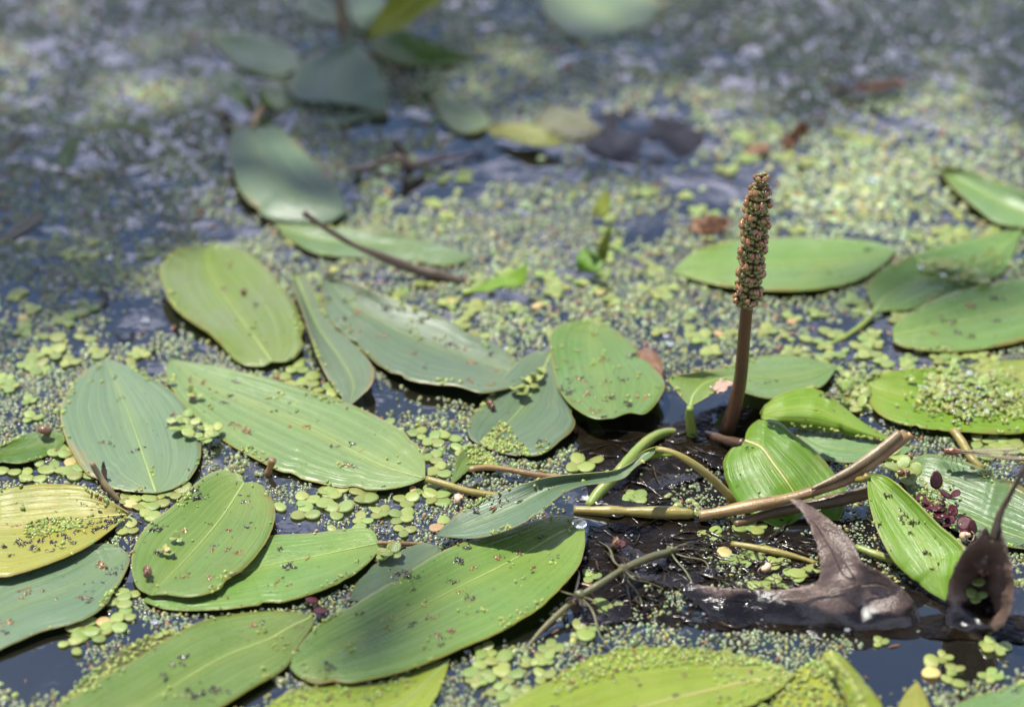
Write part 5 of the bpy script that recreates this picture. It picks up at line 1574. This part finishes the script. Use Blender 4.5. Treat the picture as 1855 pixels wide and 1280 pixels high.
for (xa, xb, ya, yb, sp) in ((-.30, .30, -.26, .0, .00145), (-.33, .33, .0, .10, .0021), (-.40, .40, .10, .42, .0033), (-.55, .55, .42, .85, .0042)):
    x, y = hexgrid(xa, xb, ya, yb, sp, .22)
    P = np.stack([x, y, np.zeros(len(x))], 1)
    px, py = photo(P)
    f = .45 * fbm(x, y, .042, 5, 3) + .55 * fbm(x, y, .0105 if sp < .003 else .024, 55, 3)
    opn = open_field(px, py)
    thr = (.37 if sp < .002 else .30) + .44 * opn
    # right of the frame and far away the mat goes on evenly
    prob = np.clip((f - thr) / .055 + .5, np.clip(.30 - .45 * opn, .012, .30), .96)
    prob *= np.clip(.35 + 1.1 * fbm(x, y, .0042, 91, 2), 0, 1) if sp < .002 else np.clip((fbm(x, y, .013, 91, 2) - .26) / .16, .25, 1)
    prob = np.where(opn > .8, prob * .22, prob)
    keep = rng.random(len(x)) < prob
    x, y = x[keep], y[keep]
    k2 = ~covered(x, y) & off_rosettes(x, y)
    x, y = x[k2], y[k2]
    n = len(x)
    size = (sp * .54) * (1 + rng.normal(0, .17, n)).clip(.55, 1.5)
    z = .00012 + rng.random(n) * .00022
    t = tints(n, yellow=.08 if sp < .002 else .03)
    patchy = fbm(x, y, .06, 23, 2)
    px, py = photo(np.stack([x, y, 0 * x], 1))
    sun_patch = np.exp(-((px - 1560) / 190) ** 2 - ((py - 352) / 90) ** 2)      # sun patch put into the colour of the grains
    t *= (0.8 + .45 * patchy + .95 * sun_patch)[:, None]
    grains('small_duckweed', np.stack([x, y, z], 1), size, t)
    print('small duckweed', n)

# mid-sized fronds drifting in loose groups
x, y = hexgrid(-.5, .5, -.26, .75, .0052, .3)
f = fbm(x, y, .03, 7, 3)
px, py = photo(np.stack([x, y, 0 * x], 1))
left = np.exp(-((px - 60) / 330) ** 2 - ((py - 420) / 260) ** 2)
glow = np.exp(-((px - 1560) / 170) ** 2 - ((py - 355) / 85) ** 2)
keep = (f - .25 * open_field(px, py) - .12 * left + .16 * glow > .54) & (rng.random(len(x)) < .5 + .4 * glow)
x, y = x[keep], y[keep]
k2 = ~covered(x, y) & off_rosettes(x, y)
x, y = x[k2], y[k2]
xs, ys = [], []
for d in range(3):
    a = rng.random(len(x)) * 6.28
    xs.append(x + .0015 * np.cos(a)); ys.append(y + .0015 * np.sin(a))
x, y = np.concatenate(xs), np.concatenate(ys)
n = len(x)
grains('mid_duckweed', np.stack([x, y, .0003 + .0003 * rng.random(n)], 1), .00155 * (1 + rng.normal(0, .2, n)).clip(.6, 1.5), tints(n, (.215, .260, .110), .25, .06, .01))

# duckweed and specks lying on the leaves
dp, ds, dt = [], [], []
sp_p, sp_s, sp_t = [], [], []


def sprinkle(key, n, urange=(-.9, .9), vrange=(.05, .95), clump=0, size=.0007, up=.0002):
    for i in range(n):
        u = random.uniform(*urange); v = random.uniform(*vrange)
        p, nn = on_blade(key, u, v)
        for c in range(1 + clump):
            d = np.array([random.gauss(0, .0013), random.gauss(0, .0013), 0]) if clump else np.zeros(3)
            dp.append(p + d + np.array([0, 0, up + random.random() * .0004])); ds.append(size * random.uniform(.7, 1.3))


for key, cnt in (('bigblue', 10), ('long', 8), ('round', 6), ('oval', 4), ('largest', 16), ('wing', 3), ('scallop', 16), ('curl', 3), ('lowfront', 10), ('pointed', 5), ('heart', 4), ('edgeright', 4), ('cup', 4), ('yellow', 20), ('flatback', 3)):
    sprinkle(key, cnt, clump=random.choice([0, 2, 3]))
sprinkle('under', 260, (-.2, 1.0), (.72, .98)); sprinkle('tiny', 120, (-1, .6), (.0, .55))
sprinkle('frontyellow', 420, (-1.0, -.62), (.02, .7)); sprinkle('frontyellow', 70, (-.6, .9), (.0, .25))
sprinkle('heapbase', 620, (-1, 1), (.02, .98), up=.0006); sprinkle('sunken', 420, (-1, 1), (.02, .98)); sprinkle('heaped', 900, (-.75, .45), (.28, .85), up=.0005); sprinkle('olivepad', 110, (-.2, .9), (.4, .8))
sprinkle('yellow', 140, (-.1, .25), (.25, .55)); sprinkle('redrim', 60, (-1, .2), (.1, .9)); sprinkle('ribbed', 70, (.1, .8), (.05, .3), up=.001); sprinkle('pastel', 60, (-1, -.7), (.05, .9)); sprinkle('shaded', 30, (.85, 1), (.1, .9)); sprinkle('brownedge', 120, (-1, -.3), (.2, .9))
for key in ('oval', 'long', 'narrow', 'bigblue', 'under', 'round', 'wing', 'largest', 'lowfront', 'lowleft', 'yellow', 'curl', 'edgeright', 'flatback', 'olivepad', 'heaped', 'frontyellow', 'brownedge', 'spikeleaf', 'pastel', 'twigleaf', 'cup', 'ribbed', 'dockleft', 'minor', 'corner'):
    for sgn in (-1, 1):
        v0 = random.uniform(.05, .8)
        sprinkle(key, 16, (min(sgn * .82, sgn), max(sgn * .82, sgn)), (v0, v0 + random.uniform(.08, .2)))
        sprinkle(key, 5, (min(sgn * .94, sgn), max(sgn * .94, sgn)), (.05, .95))
n = len(dp)
grains('leaf_top_duckweed', np.array(dp), np.array(ds), tints(n, (.24, .31, .07), .22, .15, .02))
# heap body under the rosettes of the heaped leaf
hp = px_path([(random.gauss(1752, 42), random.gauss(715, 24), 2.4 + 2.4 * random.random()) for _ in range(520)])
grains('duckweed_heap', hp, .00085 * (1 + rng.normal(0, .25, len(hp))).clip(.5, 1.6), tints(len(hp), (.24, .30, .08), .25, .2, .06))
hp = px_path([(random.gauss(1692, 22), random.gauss(905, 18), 5.5 + 2.0 * random.random()) for _ in range(120)] + [(random.gauss(1545, 18), random.gauss(712, 16), 1.5 + 2.0 * random.random()) for _ in range(90)])
grains('duckweed_heap', hp, .0008 * (1 + rng.normal(0, .25, len(hp))).clip(.5, 1.6), tints(len(hp), (.20, .26, .07), .25, .2, .1))

for key, cnt in (('bigblue', 34), ('long', 36), ('round', 34), ('oval', 22), ('largest', 62), ('wing', 24), ('scallop', 40), ('curl', 14), ('lowfront', 40), ('pointed', 24), ('heart', 14), ('edgeright', 18), ('cup', 16), ('yellow', 36), ('flatback', 8), ('lowleft', 26), ('under', 12), ('heaped', 14), ('shaded', 8), ('frontyellow', 26), ('ribbed', 22), ('brownedge', 20), ('spikeleaf', 8), ('twigleaf', 6), ('olivepad', 10), ('corner', 6), ('dockleft', 6)):
    cl = [(random.uniform(-.8, .8), random.uniform(.1, .9)) for _ in range(max(2, cnt // 7))]
    for i in range(int(cnt * .8)):
        if random.random() < .55:
            cu, cv = random.choice(cl)
            uu_, vv_ = cu + random.gauss(0, .10), cv + random.gauss(0, .05)
        else:
            uu_, vv_ = random.uniform(-.92, .92), random.uniform(.04, .95)
        p, nn = on_blade(key, max(-.95, min(.95, uu_)), max(.03, min(.96, vv_)))
        big = random.random()
        k = 1 if big > .25 else random.randint(3, 8)
        s = random.uniform(.00012, .00042) * (1.7 if random.random() < .1 else 1) if big > .25 else random.uniform(.0002, .0006)
        brown = random.random() < .4
        for c in range(k):
            d = np.array([random.gauss(0, .0007), random.gauss(0, .0005), 0]) if k > 1 else 0
            sp_p.append(p + d + np.array([0, 0, .00015]))
            sp_s.append(s * random.uniform(.7, 1.3))
            sp_t.append(np.array((.16, .075, .03) if brown else (.030, .024, .016)) * random.uniform(.6, 1.5))
for i in range(46):   # droppings on the yellowing leaf
    p, nn = on_blade('yellow', random.gauss(.42, .12), random.uniform(.05, .8))
    for c in range(4):
        sp_p.append(p + np.array([random.gauss(0, .0006), random.gauss(0, .0006), .0003])); sp_s.append(random.uniform(.0003, .0006)); sp_t.append(np.array((.02, .013, .008)) * random.uniform(.6, 1.6))
# larger droppings, scars and crumbs that can be made out one by one
SCARS = {'long': [(418, 768, 'b', 5), (436, 777, 'b', 9), (450, 781, 'b', 6), (530, 770, 'b', 4), (556, 778, 'b', 5), (640, 800, 'd', 4), (602, 804, 'd', 4), (500, 745, 'd', 3)],
         'bigblue': [(622, 545, 'd', 6), (650, 566, 'b', 5), (700, 556, 'd', 9), (766, 574, 'd', 9), (648, 602, 'b', 5), (696, 610, 'b', 4), (820, 627, 'd', 10), (830, 629, 'b', 5), (852, 656, 'b', 5), (900, 668, 'b', 6), (890, 641, 'd', 5), (748, 640, 'b', 5), (842, 690, 'b', 5), (884, 697, 'b', 6)],
         'round': [(286, 962, 'd', 10), (292, 999, 'd', 8), (336, 964, 'b', 5), (428, 998, 'b', 6), (330, 1046, 'b', 7), (382, 1048, 'b', 5), (362, 896, 'd', 9), (352, 890, 'd', 7)],
         'largest': [(720, 1040, 'd', 16), (728, 1036, 'd', 9), (902, 1011, 'b', 5), (858, 1030, 'b', 6), (856, 1081, 'd', 6), (650, 1110, 'd', 5), (596, 1214, 'd', 9), (940, 1002, 'b', 5), (784, 1115, 'b', 7), (826, 1055, 'd', 4), (742, 1130, 'd', 4)],
         'wing': [(528, 1028, 'd', 8), (563, 1010, 'b', 3), (500, 1052, 'b', 3)],
         'scallop': [(1092, 650, 'b', 6), (1150, 642, 'd', 7), (1056, 690, 'b', 6), (1022, 702, 'd', 8), (1032, 708, 'd', 7), (1058, 716, 'b', 7), (1110, 722, 'd', 8), (1078, 741, 'b', 8), (1140, 733, 'd', 7), (1166, 718, 'b', 7), (1045, 728, 'b', 5), (1020, 650, 'b', 4), (1130, 690, 'd', 5)],
         'lowleft': [(180, 1022, 'b', 8), (190, 1025, 'b', 6), (206, 1030, 'd', 10), (146, 1080, 'b', 7), (160, 1091, 'd', 7), (44, 1075, 'b', 9), (6, 1126, 'b', 9)],
         'lowfront': [(350, 1262, 'd', 18), (388, 1246, 'd', 8), (404, 1250, 'd', 7), (300, 1224, 'd', 7), (324, 1205, 'd', 5)],
         'edgeright': [(1722, 582, 'd', 8), (1758, 612, 'd', 6), (1806, 543, 'd', 9), (1690, 602, 'b', 7), (1758, 553, 'b', 9)],
         'pointed': [(1630, 935, 'd', 6), (1640, 945, 'd', 7), (1652, 966, 'd', 4), (1606, 895, 'd', 5), (1678, 1003, 'd', 5)],
         'shaded': [(1492, 718, 'd', 5)], 'oval': [(226, 722, 'd', 3), (250, 815, 'd', 3), (206, 684, 'd', 3)], 'heart': [(1352, 812, 'd', 3)], 'curl': [(935, 905, 'd', 5), (866, 920, 'd', 6), (905, 898, 'd', 4)]}
for key, lst in SCARS.items():
    gp = BLADES[key][0].reshape(-1, 3)
    gx_, gy_ = photo(gp)
    for (x, y, kd, cnt) in lst:
        p = gp[np.argmin((gx_ - x) ** 2 + (gy_ - y) ** 2)]
        sd = .0004 + .00007 * cnt
        for c in range(cnt):
            sp_p.append(p + np.array([random.gauss(0, sd * 1.3), random.gauss(0, sd), .0002 + (.0004 * random.random() if kd == 'd' else 0)]))
            sp_s.append(random.uniform(.00025, .0007))
            sp_t.append(np.array((.20, .095, .035) if kd == 'b' else (.032, .022, .015)) * random.uniform(.6, 1.5))
grains('leaf_debris', np.array(sp_p), np.array(sp_s), np.array(sp_t), flake=True)

# drifting dead bits among the duckweed
n = 900
x = rng.uniform(-.3, .3, n); y = rng.uniform(-.26, .3, n)
k2 = ~covered(x, y)
x, y = x[k2], y[k2]
n = len(x)
grains('floating_debris', np.stack([x, y, np.full(n, .0004)], 1), rng.uniform(.0004, .0012, n), np.array((.12, .06, .03))[None] * rng.uniform(.3, 2.2, (n, 1)), flake=True)

# water drops and bubbles
V, F = [], []
DR = [(972, 258, 1.2, 1.3), (942, 382, 1.0, 1.2), (955, 388, 1.0, .8), (1270, 513, .6, .9), (1577, 566, 2.0, 1.0), (1622, 618, .6, 1.0), (1668, 483, 3.5, .9), (1707, 497, 2.5, .9), (865, 707, .8, .7), (870, 711, .5, .6), (1050, 948, 5.0, 2.1), (1756, 674, 6, .9), (1510, 706, 2, .9), (1520, 718, 1, .8), (1568, 732, .8, .9), (1576, 745, .6, .9), (1597, 762, .5, .8), (1676, 773, .5, .8), (1215, 622, 1, 1.2), (1207, 608, 1, 1.0),
      (543, 1238, .8, 1.0), (578, 1243, .8, .8), (280, 1125, .8, 1.0), (316, 1138, .6, .9), (848, 1180, .8, .8), (858, 1195, .8, .9), (1535, 1140, .8, .8), (1580, 325, 1.5, 1.6), (263, 580, .6, 1.3), (198, 465, .6, 1.1)]
for k in range(420):
    a = random.random()
    if a < .4: DR.append((random.uniform(1040, 1520), random.uniform(960, 1150), random.uniform(.5, 1.6), random.uniform(.15, .42)))
    elif a < .6: DR.append((random.uniform(1560, 1700), random.uniform(735, 785), random.uniform(.3, 1.5), random.uniform(.15, .4)))
    elif a < .8: DR.append((random.gauss(1752, 45), random.gauss(715, 25), random.uniform(4, 6.5), random.uniform(.2, .5)))
    elif a < .9: DR.append((random.gauss(1700, 25), random.gauss(925, 22), random.uniform(7, 9), random.uniform(.15, .4)))
    else: DR.append((random.uniform(480, 800), random.uniform(860, 970), .4, random.uniform(.2, .4)))
for (x, y, z, r) in DR:
    me = blob(px_path([(x, y, z)])[0], r * 1.15e-3, .05, 1, (1, 1, .42), 10, 14)
    o = len(V)
    V += [tuple(v.co) for v in me.vertices]; F += [tuple(o + i for i in p.vertices) for p in me.polygons]
    bpy.data.meshes.remove(me)
tag(new_obj('water_drops', mesh_from(V, F), M['drop']), kind='stuff')

# rosettes that share a description are told apart by how near they float
byl = {}
for o in ROSOBJ:
    byl.setdefault(o['label'], []).append(o)
for lab, os_ in byl.items():
    os_.sort(key=lambda o: o.location.y)
    ORD = ['nearest', 'second nearest', 'third nearest', 'fourth nearest', 'fifth nearest', 'sixth nearest', 'seventh nearest', 'eighth nearest', 'ninth nearest', 'tenth nearest']
    words = None if len(os_) < 2 else (['nearer', 'farther'] if len(os_) == 2 else (ORD[:len(os_) - 1] + ['farthest'] if len(os_) <= 11 else None))
    if words and len(lab.split()) > 14: lab = lab.replace(' green ', ' ')
    if words:
        for o, wd in zip(os_, words):
            o['label'] = wd + ' ' + lab
print('objects', len(S.objects), 'rosettes', len(ROSOBJ))
